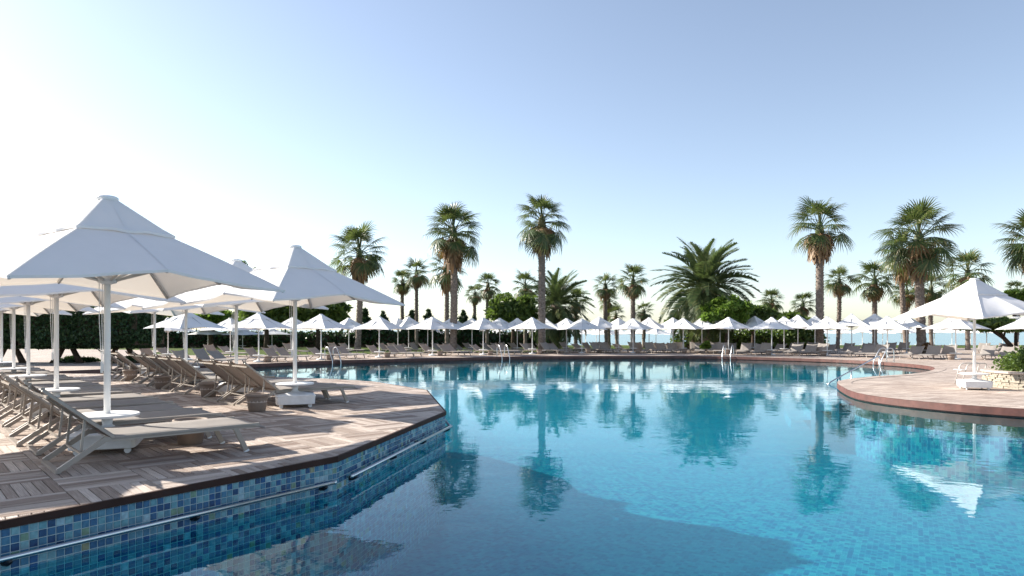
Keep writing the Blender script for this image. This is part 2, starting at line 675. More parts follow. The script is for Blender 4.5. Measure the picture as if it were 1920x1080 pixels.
# the body of the water: a closed solid that tints and scatters the light passing through it
loop = [POOL[-1]] + POOL + [POOL[0]]
inner = offset(loop, 0.03)[1:-1]
wb = poly_mesh('water_body', [inner], -0.012, None)
nv = len(inner)
wb.v.extend([(p.x, p.y, -DEPTH + 0.012) for p in inner])
wb.f.extend([tuple(i + nv for i in reversed(f_)) for f_ in list(wb.f)])
for i in range(nv):
    i2 = (i + 1) % nv
    wb.f.append((i2, i, i + nv, i2 + nv))
VM = Mat('scattering_pool_water')
vp = VM.n('VolumePrincipled')
vp.inputs['Color'].default_value = (0.08, 0.57, 0.78, 1)
vp.inputs['Density'].default_value = 0.062
vp.inputs['Anisotropy'].default_value = 0.2
VM.l(vp.outputs[0], VM.out.inputs['Volume'])
tag(wb.build('water_body', VM.m), kind='structure')
fl = poly_mesh('pool_floor', [POOL], -DEPTH, SHELL)
tag(fl.build('pool_floor', SHELL), kind='structure')

# pool walls that stay plain in the picture (their tiles are far too small to see)
m = MB()
wall_strip(m, CURVE + [POOL[0]], -DEPTH, ZF - 0.10)
tag(m.build('pool_wall', SHELL), kind='structure')

# ground: one sheet with a hole for the pool, sloping down to the beach
outer = [Vector(p) for p in ((-400, -60), (400, -60), (400, 76), (-400, 76))]
g = poly_mesh('ground', [outer, list(reversed(POOL))], ZF - 0.03, GROUND)
b = len(g.v)
for (y, z) in ((76, ZF - 0.03), (84, -0.25), (100, -0.7), (125, -2.1), (400, -6.0)):
    g.v.append((-400, y, z))
    g.v.append((400, y, z))
for i in range(4):
    g.f.append((b + 2 * i, b + 2 * i + 1, b + 2 * i + 3, b + 2 * i + 2))
tag(g.build('ground', GROUND), kind='structure')
s = MB()
s.v = [(-30000, 95, -1.35), (30000, 95, -1.35), (30000, 42000, -1.35), (-30000, 42000, -1.35)]
s.f = [(0, 1, 2, 3)]
tag(s.build('sea', SEA), kind='structure')

# terrace ring round the far side of the pool, the peninsula and behind the camera
ring_in = [p for p in CURVE]
ring_out = []
for p in CURVE:
    pass
far_out = catmull([(-90, 22.0, 0), (-90, 60, 0), (-34, 58, 0), (-25, 47.5, 0), (-19, 44.0, 0), (-9.5, 46.6, 0), (0, 50.0, 0), (6, 55, 0), (14, 60, 0), (26, 62, 0), (50, 62, 0), (90, 60, 0)], 3)
terrace = [Vector((-90, 22.6))] + [Vector((p.x, p.y)) for p in far_out[1:]] + [Vector((90, -30)), Vector((-30, -30)), P0 + Vector((-0.2, -0.0))] \
    + [P0] + list(reversed(CURVE))
t = poly_mesh('terrace', [terrace], ZF, PAVE)
terr = tag(t.build('terrace', PAVE), kind='structure')
# coping: overhanging red-brown edge of the terrace
cp_in = offset(CURVE, 0.06)
cp_out = offset(CURVE, -0.34)
m = MB()
n = len(CURVE)
rows = [[(p.x, p.y, z) for p in pl] for pl, z in ((cp_out, ZF - 0.02), (cp_out, ZF + 0.006), (cp_in, ZF + 0.006), (cp_in, ZF - 0.150), (offset(CURVE, 0.01), ZF - 0.155), (offset(CURVE, 0.01), -0.42), (CURVE, -0.42))]  # skirt below the water carries the coping colour to imitate its dark reflection
m.quad_grid(rows)
cop = tag(m.build('pool_coping', COPING), kind='structure')
top = MB()
top.quad_grid([[(p.x, p.y, ZF + 0.010) for p in cp_out], [(p.x, p.y, ZF + 0.010) for p in offset(CURVE, 0.052)]])
top.build('coping_top', PAVE, cop)

# ---- near timber deck
UV_A = R(42)
U = Vector((math.cos(UV_A), math.sin(UV_A)))
V = Vector((-U.y, U.x))
GO = Vector((-3.88, 6.026))
PANEL = 0.66
DECK = [P0] + STRAIGHT[1:] + [Vector((-42, 24.5)), Vector((-42, -2.6))]
slab = poly_mesh('timber_deck', [DECK], ZN - 0.034, UNDER)
wall_strip(slab, [Vector(p) for p in reversed(DECK[-3:])], 0.0, ZN - 0.034)
deck = tag(slab.build('timber_deck', UNDER), kind='structure')

HALF = []
DC = Vector((-10, 14))
edge_pts = [P0] + STRAIGHT[1:]
for a, bb in zip(edge_pts[:-1], edge_pts[1:]):
    nrm = Vector(((bb - a).y, -(bb - a).x)).normalized()
    if nrm.dot(DC - a) > 0:
        nrm = -nrm
    HALF.append((nrm, nrm.dot(a) - 0.012))


def clip(poly):
    for nrm, d in HALF:
        out = []
        for i, p in enumerate(poly):
            q = poly[(i + 1) % len(poly)]
            dp, dq = nrm.dot(p) - d, nrm.dot(q) - d
            if dp <= 0:
                out.append(p)
            if dp * dq < 0:
                out.append(p + (q - p) * (dp / (dp - dq)))
        poly = out
        if len(poly) < 3:
            return None
    return poly


rnd = random.Random(7)
slats = []
NS = 8
for i in range(-16, 34):
    for j in range(-16, 34):
        c = GO + U * ((i + 0.5) * PANEL) + V * ((j + 0.5) * PANEL)
        if c.y < 2.5 or c.y > 24.3 or c.x < -0.80 * c.y - 2.0 or c.x > 0:
            continue
        along_v = (i + j) % 2 != 0
        A, B = (V, U) if along_v else (U, V)
        for k in range(NS):
            off = (k + 0.5) / NS * PANEL - PANEL / 2
            wv = PANEL / NS - 0.0085
            ln = PANEL - 0.007
            cc = c + B * off
            poly = [cc - A * ln / 2 - B * wv / 2, cc + A * ln / 2 - B * wv / 2, cc + A * ln / 2 + B * wv / 2, cc - A * ln / 2 + B * wv / 2]
            cl_ = clip(poly)
            if cl_ is None:
                continue
            area = abs(sum(p.x * q.y - q.x * p.y for p, q in zip(cl_, cl_[1:] + cl_[:1]))) / 2
            if area < 0.0008:
                continue
            slats.append((cc, A, B, cl_, len(cl_) == 4 and area > 0.98 * ln * wv))


def slat_into(m, poly, cc, A, B, z, origin=None, uo=(0, 0)):
    b = len(m.v)
    o = origin if origin is not None else Vector((0, 0))
    nn = len(poly)
    if sum(p.x * q.y - q.x * p.y for p, q in zip(poly, poly[1:] + poly[:1])) < 0:
        poly = list(reversed(poly))
    cen = sum(poly, Vector((0, 0))) / nn
    for zz, ins in ((z - 0.03, 0.0), (z - 0.003, 0.0), (z, 0.003)):
        for p in poly:
            q = p + (cen - p).normalized() * ins
            m.v.append((q.x - o.x, q.y - o.y, zz))
            m.uv.append(((q - cc).dot(A) + uo[0], (q - cc).dot(B) + uo[1]))
    for lv in (0, 1):
        for i in range(nn):
            i2 = (i + 1) % nn
            m.f.append((b + lv * nn + i, b + lv * nn + i2, b + (lv + 1) * nn + i2, b + (lv + 1) * nn + i))
    m.f.append(tuple(b + 2 * nn + i for i in range(nn)))


def in_frame(p, z):
    if p.y < 0.5:
        return False
    px = 960 + p.x / p.y * F
    py = HOR + (HC - z) / p.y * F
    return 0 <= px <= 1920 and 0 <= py <= 1080


vis = sorted([s_ for s_ in slats if in_frame(s_[0], ZN)], key=lambda s_: s_[0].y)
near_set = set(id(s_) for s_ in vis[:300])
full = {}
field = MB()
field.uv = []
for s_ in slats:
    cc, A, B, poly, whole = s_
    dz = rnd.uniform(-0.0025, 0.0015)
    if id(s_) in near_set:
        key = (A is V)
        if whole and key in full:
            me = full[key]
        else:
            mm = MB()
            mm.uv = []
            slat_into(mm, poly, cc, A, B, 0.0, cc)
            me = mm.mesh('slat', WOOD)
            if whole:
                full[key] = me
        o = mobj('slat', me, None, deck)
        o.location = (cc.x, cc.y, ZN + dz)
    else:
        slat_into(field, poly, cc, A, B, ZN + dz, None, (rnd.uniform(0, 60), round(rnd.uniform(0, 60) / 0.0125) * 0.0125))
fo = field.build('slat_field', WOOD, deck)
fo['kind'] = 'stuff'

# fascia board round the deck edge
m = MB()
for a, bb in zip(edge_pts[:-1], edge_pts[1:]):
    nrm = Vector(((bb - a).y, -(bb - a).x)).normalized()
    if nrm.dot(DC - a) > 0:
        nrm = -nrm
    d = (bb - a).normalized()
    c0 = a - d * 0.004 + nrm * 0.004
    c1 = bb + d * 0.004 + nrm * 0.004
    m.bar((c0.x, c0.y, ZN - 0.033), (c1.x, c1.y, ZN - 0.033), 0.03, 0.064)
m.build('fascia_board', FASCIA, deck)

# tiled wall under the deck edge: grout backing and single tiles
backing = MB()
wall_strip(backing, edge_pts, -DEPTH, ZN - 0.06)
tw = tag(backing.build('tiled_pool_wall', GROUT), kind='structure')
TP = 0.061
tm = MB()
hs = (TP - 0.0055) / 2
tm.v = [(-hs, 0, -hs), (hs, 0, -hs), (hs, 0, hs), (-hs, 0, hs), (-hs + .003, .005, -hs + .003), (hs - .003, .005, -hs + .003), (hs - .003, .005, hs - .003), (-hs + .003, .005, hs - .003)]
tm.f = [(4, 7, 6, 5), (0, 4, 5, 1), (1, 5, 6, 2), (2, 6, 7, 3), (3, 7, 4, 0)]
tile_me = tm.mesh('tile', TILE)
cells = []
for si, (a, bb) in enumerate(zip(edge_pts[:-1], edge_pts[1:])):
    d = bb - a
    L = d.length
    d.normalize()
    nrm = Vector((d.y, -d.x))
    if nrm.dot(DC - a) > 0:
        nrm = -nrm
    ncol = int(L / TP)
    pitch = L / ncol
    if si > 3:
        continue
    for c_ in range(ncol):
        p = a + d * ((c_ + 0.5) * pitch)
        if si == 0 and p.y < 2.0:
            continue
        for r_ in range(29):
            z = ZN - 0.068 - (r_ + 0.5) * TP
            cells.append((p, d, nrm, z, si, r_))
tv = sorted([c_ for c_ in cells if in_frame(c_[0], c_[3]) and c_[3] > 0.0 and c_[4] < 2], key=lambda c_: c_[0].y)
tset = set(id(c_) for c_ in tv[:300])
tf = MB()
for c_ in cells:
    p, d, nrm, z, si, r_ = c_
    ang = math.atan2(d.y, d.x)
    rot = Matrix.Rotation(ang, 3, 'Z')
    flip = (rot @ Vector((0, 1, 0))).to_2d().dot(nrm) < 0
    if flip:
        rot = Matrix.Rotation(ang + math.pi, 3, 'Z')
    if id(c_) in tset:
        o = mobj('tile', tile_me, None, tw)
        o.matrix_local = Matrix.Translation((p.x, p.y, z)) @ rot.to_4x4()
    else:
        b = len(tf.v)
        for q in tm.v:
            w_ = rot @ Vector(q)
            tf.v.append((p.x + w_.x, p.y + w_.y, z + w_.z))
        for f_ in tm.f:
            tf.f.append(tuple(b + k for k in f_))
tfo = tf.build('tile_field', TILE, tw)
tfo['kind'] = 'stuff'

# pale steps under water round the tip of the right-hand terrace
arc = [p for p in CURVE if 17.9 < p.y < 22.6 and 8.0 < p.x < 12]
m = MB()
for k, (o0, o1, z) in enumerate(((0.02, 0.55, -0.14), (0.55, 1.05, -0.36), (1.05, 1.55, -0.60))):
    a_, b_ = offset(arc, o0), offset(arc, o1)
    m.quad_grid([[(p.x, p.y, z - 0.24) for p in a_], [(p.x, p.y, z) for p in a_], [(p.x, p.y, z) for p in b_], [(p.x, p.y, z - 0.24) for p in b_]])
tag(m.build('pool_steps', SHELL), kind='structure')


# ------------------------------------------------------------------ grab rails on the deck wall
def wall_rail(a, bb, name, label, ret=False):
    a, bb = Vector(a), Vector(bb)
    d = (bb - a).normalized()
    nrm = Vector((d.y, -d.x))
    if nrm.dot(DC - a) > 0:
        nrm = -nrm
    root = empty(name, (a.x, a.y, 0.125))
    o = Vector((0, 0))
    m = MB()
    p0 = nrm * 0.085
    p1 = (bb - a) + nrm * 0.085
    m.tube([(p0.x, p0.y, 0), (p1.x, p1.y, 0)], 0.021, 12)
    m.build('tube', STEEL, root, True)
    L = (bb - a).length
    k = max(2, round(L / 1.45))
    for i in range(k + 1):
        s_ = 0.12 + (L - 0.24) * i / k
        q = d * s_
        e = MB()
        e.tube([(q.x + nrm.x * 0.001, q.y + nrm.y * 0.001, -0.05), (q.x + nrm.x * 0.05, q.y + nrm.y * 0.05, -0.05),
                (q.x + nrm.x * 0.083, q.y + nrm.y * 0.083, -0.032), (q.x + nrm.x * 0.085, q.y + nrm.y * 0.085, -0.015)], [0.03, 0.022, 0.02, 0.018], 10)
        e.build('bracket', DARKCAP, root, True)
    for q in (p0, p1):
        e = MB()
        e.lathe([(0.005, -0.024), (0.023, -0.018), (0.0245, 0.0), (0.023, 0.018), (0.005, 0.024)], (q.x, q.y, 0), 12)
        e.build('end_cap', STEEL, root, True)
    tag(root, label, 'handrail', 'steel rails along the tiled deck wall')
    return root


wall_rail(P1 - DIRE * 6.2, P1 - DIRE * 0.10, 'wall_handrail', 'long steel rail on the tiled wall at the lower left edge')
E2 = STRAIGHT[2]
D2 = (E2 - P1).normalized()
wall_rail(P1 + D2 * 0.22, E2 + D2 * 0.05, 'wall_handrail', 'steel rail on the tiled wall running to the far deck corner')
D3 = (STRAIGHT[3] - E2).normalized()
wall_rail(E2 + D3 * 0.12, STRAIGHT[3] - D3 * 0.4, 'wall_handrail', 'steel rail on the deck wall beyond the pointed corner, mostly hidden')


# ------------------------------------------------------------------ parasols
def rib_end(k, r, zc=1.88, zm=2.03):
    a = k * math.pi / 4
    if k % 2 == 0:
        return Vector((r * math.cos(a), r * math.sin(a), zc))
    return Vector((r * math.cos(a) / math.sqrt(2), r * math.sin(a) / math.sqrt(2), zm))


RC = 2.0


ZC, ZM, ZB = 1.88, 2.03, 2.50      # corner, mid-side and vent heights of the canopy


def rib_point(k, f):
    """point of the canopy on rib k at fraction f of the way out"""
    e = rib_end(k, RC, ZC, ZM)
    z0, zb, fb = 2.95, ZB, 0.34
    zend = e.z
    if f <= fb:
        z = z0 + (zb - z0) * (f / fb)
    else:
        t = (f - fb) / (1 - fb)
        z = zb + (zend - zb) * (t * 0.93 + 0.07 * t * t)
    return Vector((e.x * f, e.y * f, z))


def canopy(f0, f1, lift, nr, nt, sag, scallop):
    m = MB()
    for k in range(8):
        rows = []
        for i in range(nr + 1):
            f = f0 + (f1 - f0) * i / nr
            row = []
            for j in range(nt + 1):
                t = j / nt
                a_, b_ = rib_point(k, f), rib_point(k + 1, f)
                s_ = math.sin(math.pi * t)
                p = a_.lerp(b_, t)
                tt = i / nr
                pull = 1.0 - scallop * s_ * tt ** 3
                p.x *= pull
                p.y *= pull
                p.z += lift - sag * s_ * f + scallop * 0.35 * s_ * tt ** 3
                p.z += 0.007 * s_ * tt * math.sin(9 * t + 2.3 * k) * math.cos(6 * tt + k)
                row.append(p)
            rows.append(row)
        m.quad_grid(rows)
    return m


def make_parasol(detail=True):
    root = empty('parasol')
    nr, nt = (14, 10) if detail else (4, 3)
    c = canopy(0.30, 1.0, 0.0, nr, nt, 0.03, 0.07).build('canopy', CANVAS, root, True)
    v_ = canopy(0.05, 0.375, 0.035, 5 if detail else 2, nt, 0.012, 0.07).build('vent_canopy', CANVAS, root, True)
    if detail:
        sm = MB()
        for k in range(8):
            e = rib_end(k, RC, ZC, ZM)
            sd_ = Vector((-e.y, e.x, 0)).normalized() * 0.011
            for f0_, f1_, lf in ((0.375, 1.0, 0.006), (0.06, 0.37, 0.041)):
                pts = [rib_point(k, f0_ + (f1_ - f0_) * i / 10) + Vector((0, 0, lf)) for i in range(11)]
                sm.quad_grid([[p - sd_ for p in pts], [p + sd_ for p in pts]])
        sm.build('seam_tape', CANVAS, c)
        hm = MB()
        for (f0_, f1_, lf, nr_, sg_) in ((0.30, 1.0, 0.0, nr, 0.03), (0.05, 0.375, 0.035, 5, 0.012)):
            cm = canopy(f0_, f1_, lf, nr_, nt, sg_, 0.07)
            blk = (nr_ + 1) * (nt + 1)
            for k in range(8):
                edge = [Vector(cm.v[k * blk + nr_ * (nt + 1) + j]) for j in range(nt + 1)]
                hm.quad_grid([[p * 1.0 for p in edge], [p + Vector((p.x * -0.004, p.y * -0.004, -0.028)) for p in edge]])
        hm.build('hem', CANVAS, c, True)
    MB().lathe([(0.10, 2.90), (0.118, 2.915), (0.118, 2.94), (0.09, 2.955), (0.02, 2.96)], n=16).build('top_cap', WHITE, root, True)
    pr = 0.036
    MB().tube([(0, 0, 0.2), (0, 0, 2.95)], pr, 14 if detail else 8).build('pole', WHITE, root, True)
    MB().lathe([(0.04, 1.93), (0.10, 1.95), (0.105, 1.985), (0.085, 2.0), (0.06, 2.03), (0.04, 2.06)], n=14).build('hub', WHITE, root, True)
    if detail:
        for k in range(8):
            e = rib_end(k, RC, ZC, ZM)
            pts = [rib_point(k, f) - Vector((0, 0, 0.03)) for f in (0.03, 0.34, 0.66, 0.99)]
            rb = MB()
            for a_, b_ in zip(pts[:-1], pts[1:]):
                rb.bar(a_, b_, 0.022, 0.034)
            ro = rb.build('rib', ALU, root)
            mid = rib_point(k, 0.56 if k % 2 == 0 else 0.6) - Vector((0, 0, 0.045))
            hd = Vector((e.x, e.y, 0)).normalized()
            MB().bar(hd * 0.09 + Vector((0, 0, 1.975)), mid, 0.02, 0.03).build('strut', ALU, root)
        for k, dx in enumerate((0.0, 0.035)):
            MB().tube([(-0.06 - dx, 0.02, 2.0), (-0.065 - dx * .8, 0.02, 1.5), (-0.052 - dx * .4, 0.02, 0.98)], 0.005, 5).build('pulley_rope', PLASTIC, root)
        MB().box((-0.045, 0.0, 0.97), (0.03, 0.03, 0.09)).box((-0.06, 0.0, 0.97), (0.02, 0.015, 0.13)).build('cleat', PLASTIC, root)
    else:
        rb = MB()
        for k in range(8):
            pts = [rib_point(k, f) - Vector((0, 0, 0.03)) for f in (0.05, 0.99)]
            rb.bar(pts[0] - Vector((0, 0, .05)), pts[1], 0.025, 0.035)
            e = rib_end(k, RC)
            hd = Vector((e.x, e.y, 0)).normalized()
            rb.bar(hd * 0.09 + Vector((0, 0, 1.975)), rib_point(k, 0.56) - Vector((0, 0, 0.1)), 0.02, 0.03)
        rb.build('rib_frame', ALU, root)
    MB().lathe([(0.30, 0.40), (0.335, 0.405), (0.34, 0.425), (0.33, 0.432), (0.04, 0.434)], n=32 if detail else 14).build('table', WHITE, root, False)
    MB().lathe([(0.045, 0.25), (0.05, 0.29), (0.062, 0.395), (0.045, 0.399)], n=14).build('table_collar', PLASTIC, root, True)
    return root


def add_base(root, rz):
    bs = MB()
    S = 0.68
    rot = Matrix.Rotation(rz, 3, 'Z')
    # chamfered box with a low pyramid lid

    def ring(s_, z, ch):
        h = s_ / 2
        pts = [(-h + ch, -h), (h - ch, -h), (h, -h + ch), (h, h - ch), (h - ch, h), (-h + ch, h), (-h, h - ch), (-h, -h + ch)]
        return [tuple(rot @ Vector((x, y, z))) for x, y in pts]
    rows = [ring(S - 0.05, 0.062, 0.03), ring(S - 0.02, 0.07, 0.035), ring(S, 0.205, 0.035), ring(S + 0.012, 0.207, 0.035), ring(S + 0.012, 0.225, 0.035),
            ring(S - 0.02, 0.236, 0.03), ring(0.16, 0.275, 0.03), ring(0.10, 0.30, 0.02)]
    bs.quad_grid(rows, True)
    b = len(bs.v)
    bs.f.append(tuple(range(7, -1, -1)))
    bs.f.append(tuple(b - 8 + i for i in range(8)))
    base = bs.build('weight_base', PLASTIC, root)
    for x, y in ((-1, -1), (1, -1), (1, 1), (-1, 1)):
        p = rot @ Vector((x * (S / 2 - 0.09), y * (S / 2 - 0.09), 0))
        wv = MB()
        d = rot @ Vector((0, 0.016, 0))
        wv.tube([(p.x - d.x, p.y - d.y, 0.036), (p.x + d.x, p.y + d.y, 0.036)], 0.036, 12)
        wv.box((p.x, p.y, 0.06), (0.06, 0.05, 0.02), rot)
        wv.build('castor_wheel', PLASTIC, base)
    return base


big = make_parasol(True)
add_base(big, R(20) - R(8))
ZC, ZM, ZB = 2.0, 2.07, 2.54
small = make_parasol(False)
MB().lathe([(0.27, 0.0), (0.28, 0.05), (0.26, 0.08), (0.06, 0.10), (0.045, 0.24)], n=16).build('foot_plate', PLASTIC, small, True)

U2 = lambda p, rz, sc=1.0: None
row1 = [Vector((-4.7, 8.05)) + Vector((-0.64, 0.77)) * t_ for t_ in (0, 4.4, 8.9, 12.5, 16.8)]
row2 = [Vector((-3.985, 12.73)) + Vector((-0.64, 0.77)) * t_ for t_ in (0, 3.23, 7.19, 10.6)]
NEARG = 'white parasols on the timber deck'
used_big = False


def put_big(p, z, rz, label, sz=1.0):
    global used_big
    o = big if not used_big else copy_tree(big)
    used_big = True
    o.location = (p[0], p[1], z)
    o.rotation_euler = (0, 0, rz)
    o.scale = (1, 1, sz)
    tag(o, label, 'parasol', NEARG)
    return o


L1 = ['largest white square parasol, nearest on the left deck, with table on its pole', 'second parasol of the left row, just behind the nearest one',
      'third parasol of the left row, in front of the clipped hedge', 'fourth parasol of the left row, partly hidden near the left edge',
      'farthest parasol of the left row, its pole at the left picture edge']
for k, p in enumerate(row1):
    put_big(p, ZN, R(8) + (0, .05, -.04, .06, -.02)[k], L1[k])
off = put_big((-8.3, 7.6), ZN, R(12), 'white parasol just beyond the left picture edge, shading the front of the deck')
L2 = ['white square parasol with wheeled white base beside the pointed deck corner', 'second parasol of the row behind the wheeled base, above brown loungers',
      'third parasol of the deck row that starts at the wheeled base', 'farthest parasol of the deck row that starts at the wheeled base, beside the clipped hedge']
for k, p in enumerate(row2):
    put_big(p, ZN, R(8) + (0, -.06, .05, .03)[k], L2[k])
pr_ = put_big(ground(1827, 730, ZF), ZF, R(61.3), 'white parasol alone on the right-hand terrace beside the stone planter', 1.02)
pr_['group'] = 'white parasols on the right terrace'


# ------------------------------------------------------------------ sun loungers
def make_lounger(top=(-0.11, 0.84)):
    root = empty('sun_lounger')
    hw = 0.40
    # seat sling, wrapped over the side rails, curved down at the foot
    xs = [0.46 + (2.0 - 0.46) * i / 14 for i in range(15)] + [2.04, 2.06]
    ys = [-hw, -hw + 0.03, -0.2, 0, 0.2, hw - 0.03, hw]

    def zs(x, y):
        z = 0.325
        if x > 1.84:
            z -= 1.1 * (x - 1.84) ** 2
        c_ = 1 - (y / hw) ** 2
        z -= 0.014 * c_
        if abs(y) > hw - 0.005:
            z -= 0.022
        return z
    m = MB()
    m.quad_grid([[(x, y, zs(x, y)) for y in ys] for x in xs])
    m.quad_grid([[(x, y, zs(x, y) - 0.012) for y in reversed(ys)] for x in xs])
    m.build('seat_sling', SLING, root, True)
    # side rails that bend down to the ground behind, with the ground rail
    m = MB()
    for s_ in (-1, 1):
        y = s_ * (hw - 0.022)
        m.bar((0.405, y, 0.292), (1.99, y, 0.298), 0.03, 0.05)
        m.bar((0.42, y, 0.303), (0.0, y, 0.028), 0.03, 0.05)
    m.bar((0.0, -hw + 0.0075, 0.018), (0.0, hw - 0.0075, 0.018), 0.05, 0.03)
    m.bar((0.50, -hw + 0.04, 0.285), (0.50, hw - 0.04, 0.285), 0.03, 0.03)
    m.bar((1.72, -hw + 0.04, 0.272), (1.72, hw - 0.04, 0.272), 0.035, 0.03)
    m.build('frame', TAUPE, root)
    for s_ in (-1, 1):
        y = s_ * (hw - 0.024)
        l_ = MB()
        l_.bar((1.715, y, 0.285), (1.84, y, 0.018), 0.032, 0.052)
        lo = l_.build('leg', TAUPE, root)
        MB().bar((1.838, y, 0.022), (1.848, y, 0.001), 0.036, 0.056).build('foot_cap', PLASTIC, lo)
    # backrest
    H = Vector((0.50, 0, 0.325))
    T = Vector((top[0], 0, top[1]))
    d = (T - H).normalized()
    nrm = Vector((-d.z, 0, d.x)) * -1
    L = (T - H).length
    m = MB()
    n_ = 10
    rows, rows2 = [], []
    for i in range(n_ + 1):
        f = i / n_
        row, row2_ = [], []
        for y in ys:
            c_ = 1 - (y / hw) ** 2
            p = H + d * (L * f - 0.05 * c_ * max(0, f - 0.85) / 0.15 * 1.0) + nrm * (-0.03 * c_ * (0.4 + 0.6 * f))
            if abs(y) > hw - 0.005:
                p -= nrm * 0.02
            row.append((p.x, y, p.z))
            q = p - nrm * 0.010
            row2_.append((q.x, y, q.z))
        rows.append(row)
        rows2.append(list(reversed(row2_)))
    m.quad_grid(rows)
    m.quad_grid(rows2)
    m.build('back_sling', SLING, root, True)
    m = MB()
    for s_ in (-1, 1):
        y = s_ * (hw - 0.02)
        a_ = H - nrm * 0.024
        b_ = T - nrm * 0.024
        m.bar((a_.x, y, a_.z), (b_.x, y, b_.z), 0.028, 0.042, (0, 1, 0))
        m.tube([(T.x - nrm.x * .02, y, T.z - nrm.z * .02), (T.x + d.x * 0.02, y, T.z + d.z * 0.02)], 0.018, 8)
    e_ = H + d * (L * 0.9) - nrm * 0.05
    m.bar((e_.x, -hw + 0.035, e_.z), (e_.x, hw - 0.035, e_.z), 0.026, 0.026)
    m.build('back_frame', TAUPE, root)
    q = H + d * (L * 0.40) - nrm * 0.035
    for s_ in (-1, 1):
        y = s_ * (hw - 0.06)
        MB().bar((q.x, y, q.z), (0.20, y, 0.175), 0.014, 0.024).build('support_strut', TAUPE, root)
    MB().bar((0.20, -hw + 0.045, 0.172), (0.20, hw - 0.045, 0.172), 0.02, 0.02).build('support_bar', TAUPE, root)
    return root


LOUNGERS = [make_lounger(), make_lounger((-0.20, 0.77)), make_lounger((-0.02, 0.91))]
used_l = [False] * 3


def put_lounger(p, z, ang, label, group, sc=1.0, kind=0):
    o = copy_tree(LOUNGERS[kind]) if used_l[kind] else LOUNGERS[kind]
    used_l[kind] = True
    o.location = (p[0], p[1], z)
    o.rotation_euler = (0, 0, ang)
    o.scale = (sc, sc, sc)
    tag(o, label, 'lounger', group)
    return o


rA = Vector((-4.68, 7.015))
for k, v_ in enumerate((0, 1.33, 2.2, 3.32, 4.4, 5.66, 6.54, 7.62, 8.7, 9.95, 10.83, 11.9, 13.0, 14.2, 15.1, 16.1, 17.3)):
    p = rA + V * v_ + U * rnd.uniform(-0.05, 0.05)
    lab = 'grey sling sun lounger nearest of all, at the front of the left row' if k == 0 else \
        'grey sling sun lounger, %s from the front in the left deck row' % ordw(k + 1)
    put_lounger(p, ZN, UV_A + rnd.uniform(-0.015, 0.015), lab, 'loungers in the left deck row')
rB = Vector((-4.84, 12.5))
for k, v_ in enumerate((0, .84, 1.68, 3.75, 4.6, 5.75, 6.65, 7.55, 9.05, 10.45)):
    p = rB + V * v_ + U * rnd.uniform(-0.04, 0.04)
    lab = 'sling sun lounger behind the wheeled white base, front of the second deck row' if k == 0 else \
        'brown-backed sling sun lounger, %s from the wheeled base in the second deck row' % ordw(k + 1)
    put_lounger(p, ZN, UV_A + rnd.uniform(-0.02, 0.02), lab, 'loungers in the second deck row')


# ------------------------------------------------------------------ clay pots on the deck
def make_pot():
    root = empty('clay_pot')
    MB().lathe([(0.13, 0.0), (0.14, 0.005), (0.178, 0.245), (0.178, 0.25), (0.20, 0.252), (0.203, 0.30), (0.195, 0.305), (0.178, 0.30), (0.165, 0.16)], n=24).build('body', POT, root, True)
    MB().lathe([(0.168, 0.16), (0.169, 0.20), (0.08, 0.205)], n=16).build('sand_fill', CAPSTONE, root)
    return root


pot = make_pot()
pot_spots = [(ground(357, 832, ZN), 'taupe clay pot on the deck under the nearest lounger'), (ground(482, 771, ZN), 'taupe clay pot beside the wheeled white parasol base'),
             (ground(391, 744, ZN), 'second taupe clay pot behind the backs of the second row'), (ground(304, 729, ZN), 'third taupe clay pot along the second row of loungers'),
             (ground(245, 714, ZN), 'farthest taupe clay pot at the end of the second deck row')]
for k, (p, lab) in enumerate(pot_spots):
    o = pot if k == 0 else copy_tree(pot)
    o.location = p
    tag(o, lab, 'pot', 'clay pots on the timber deck')

# ------------------------------------------------------------------ far parasols, loungers and pots
SPX = 0.87
front = [(349, 688), (417, 684), (485, 679), (543, 677), (602, 675), (656, 672), (711, 670.5), (766, 669), (811, 667), (858, 666.5), (906, 665.5), (952, 665), (998, 664), (1046, 663), (1091, 662),
         (1140, 662), (1187, 662), (1236, 662), (1281, 662), (1324, 663), (1366, 664), (1405, 665), (1447, 666), (1498, 666.5), (1551, 667.5), (1606, 669), (1664, 671), (1724, 673), (1792, 674), (1862, 674), (1925, 674)]
# only every second entry carries a parasol in the front row; the loungers fill the spots between
front_par = [0, 2, 4, 6, 8, 10, 12, 14, 16, 18, 20, 22, 24, 26, 28, 30]
second = [(315, 594), (432, 594), (549, 592.5), (654, 594), (746, 594.5), (766, 592), (802, 595), (847, 594), (885, 595), (970, 595), (937, 594.5), (1022, 594.5), (1062, 595), (1124, 592.5), (1160, 595), (1217, 593.5), (1262, 594), (1316, 592.5), (1350, 594), (1415, 591), (1470, 592), (1496, 588.5), (1528, 590), (1597, 586.5), (1640, 586.5),
          (1700, 589), (1850, 590), (1905, 588)]
third = [(690, 612), (728, 613), (790, 612), (838, 613), (872, 612), (968, 613), (1030, 611), (1076, 612), (1118, 611), (1160, 612), (1204, 611), (1258, 613), (1345, 612), (1412, 610), (1470, 610), (1577, 610), (1617, 607), (1655, 610),
         (1752, 609), (1785, 608), (390, 612), (455, 613), (510, 612), (664, 612), (708, 611), (760, 612), (815, 612), (906, 613), (936, 611), (1000, 612), (1098, 612),
         (1138, 613), (1182, 612), (1230, 612), (1290, 612), (1380, 611), (1440, 611), (1510, 611), (1540, 610), (1690, 609), (1720, 608), (1820, 609), (1880, 609)]
PTS = [(300, -25), (450, -25), (600, -27), (800, -32), (1000, -40), (1150, -55), (1260, -90), (1380, -122), (1500, -130), (1750, -140), (2000, -142)]


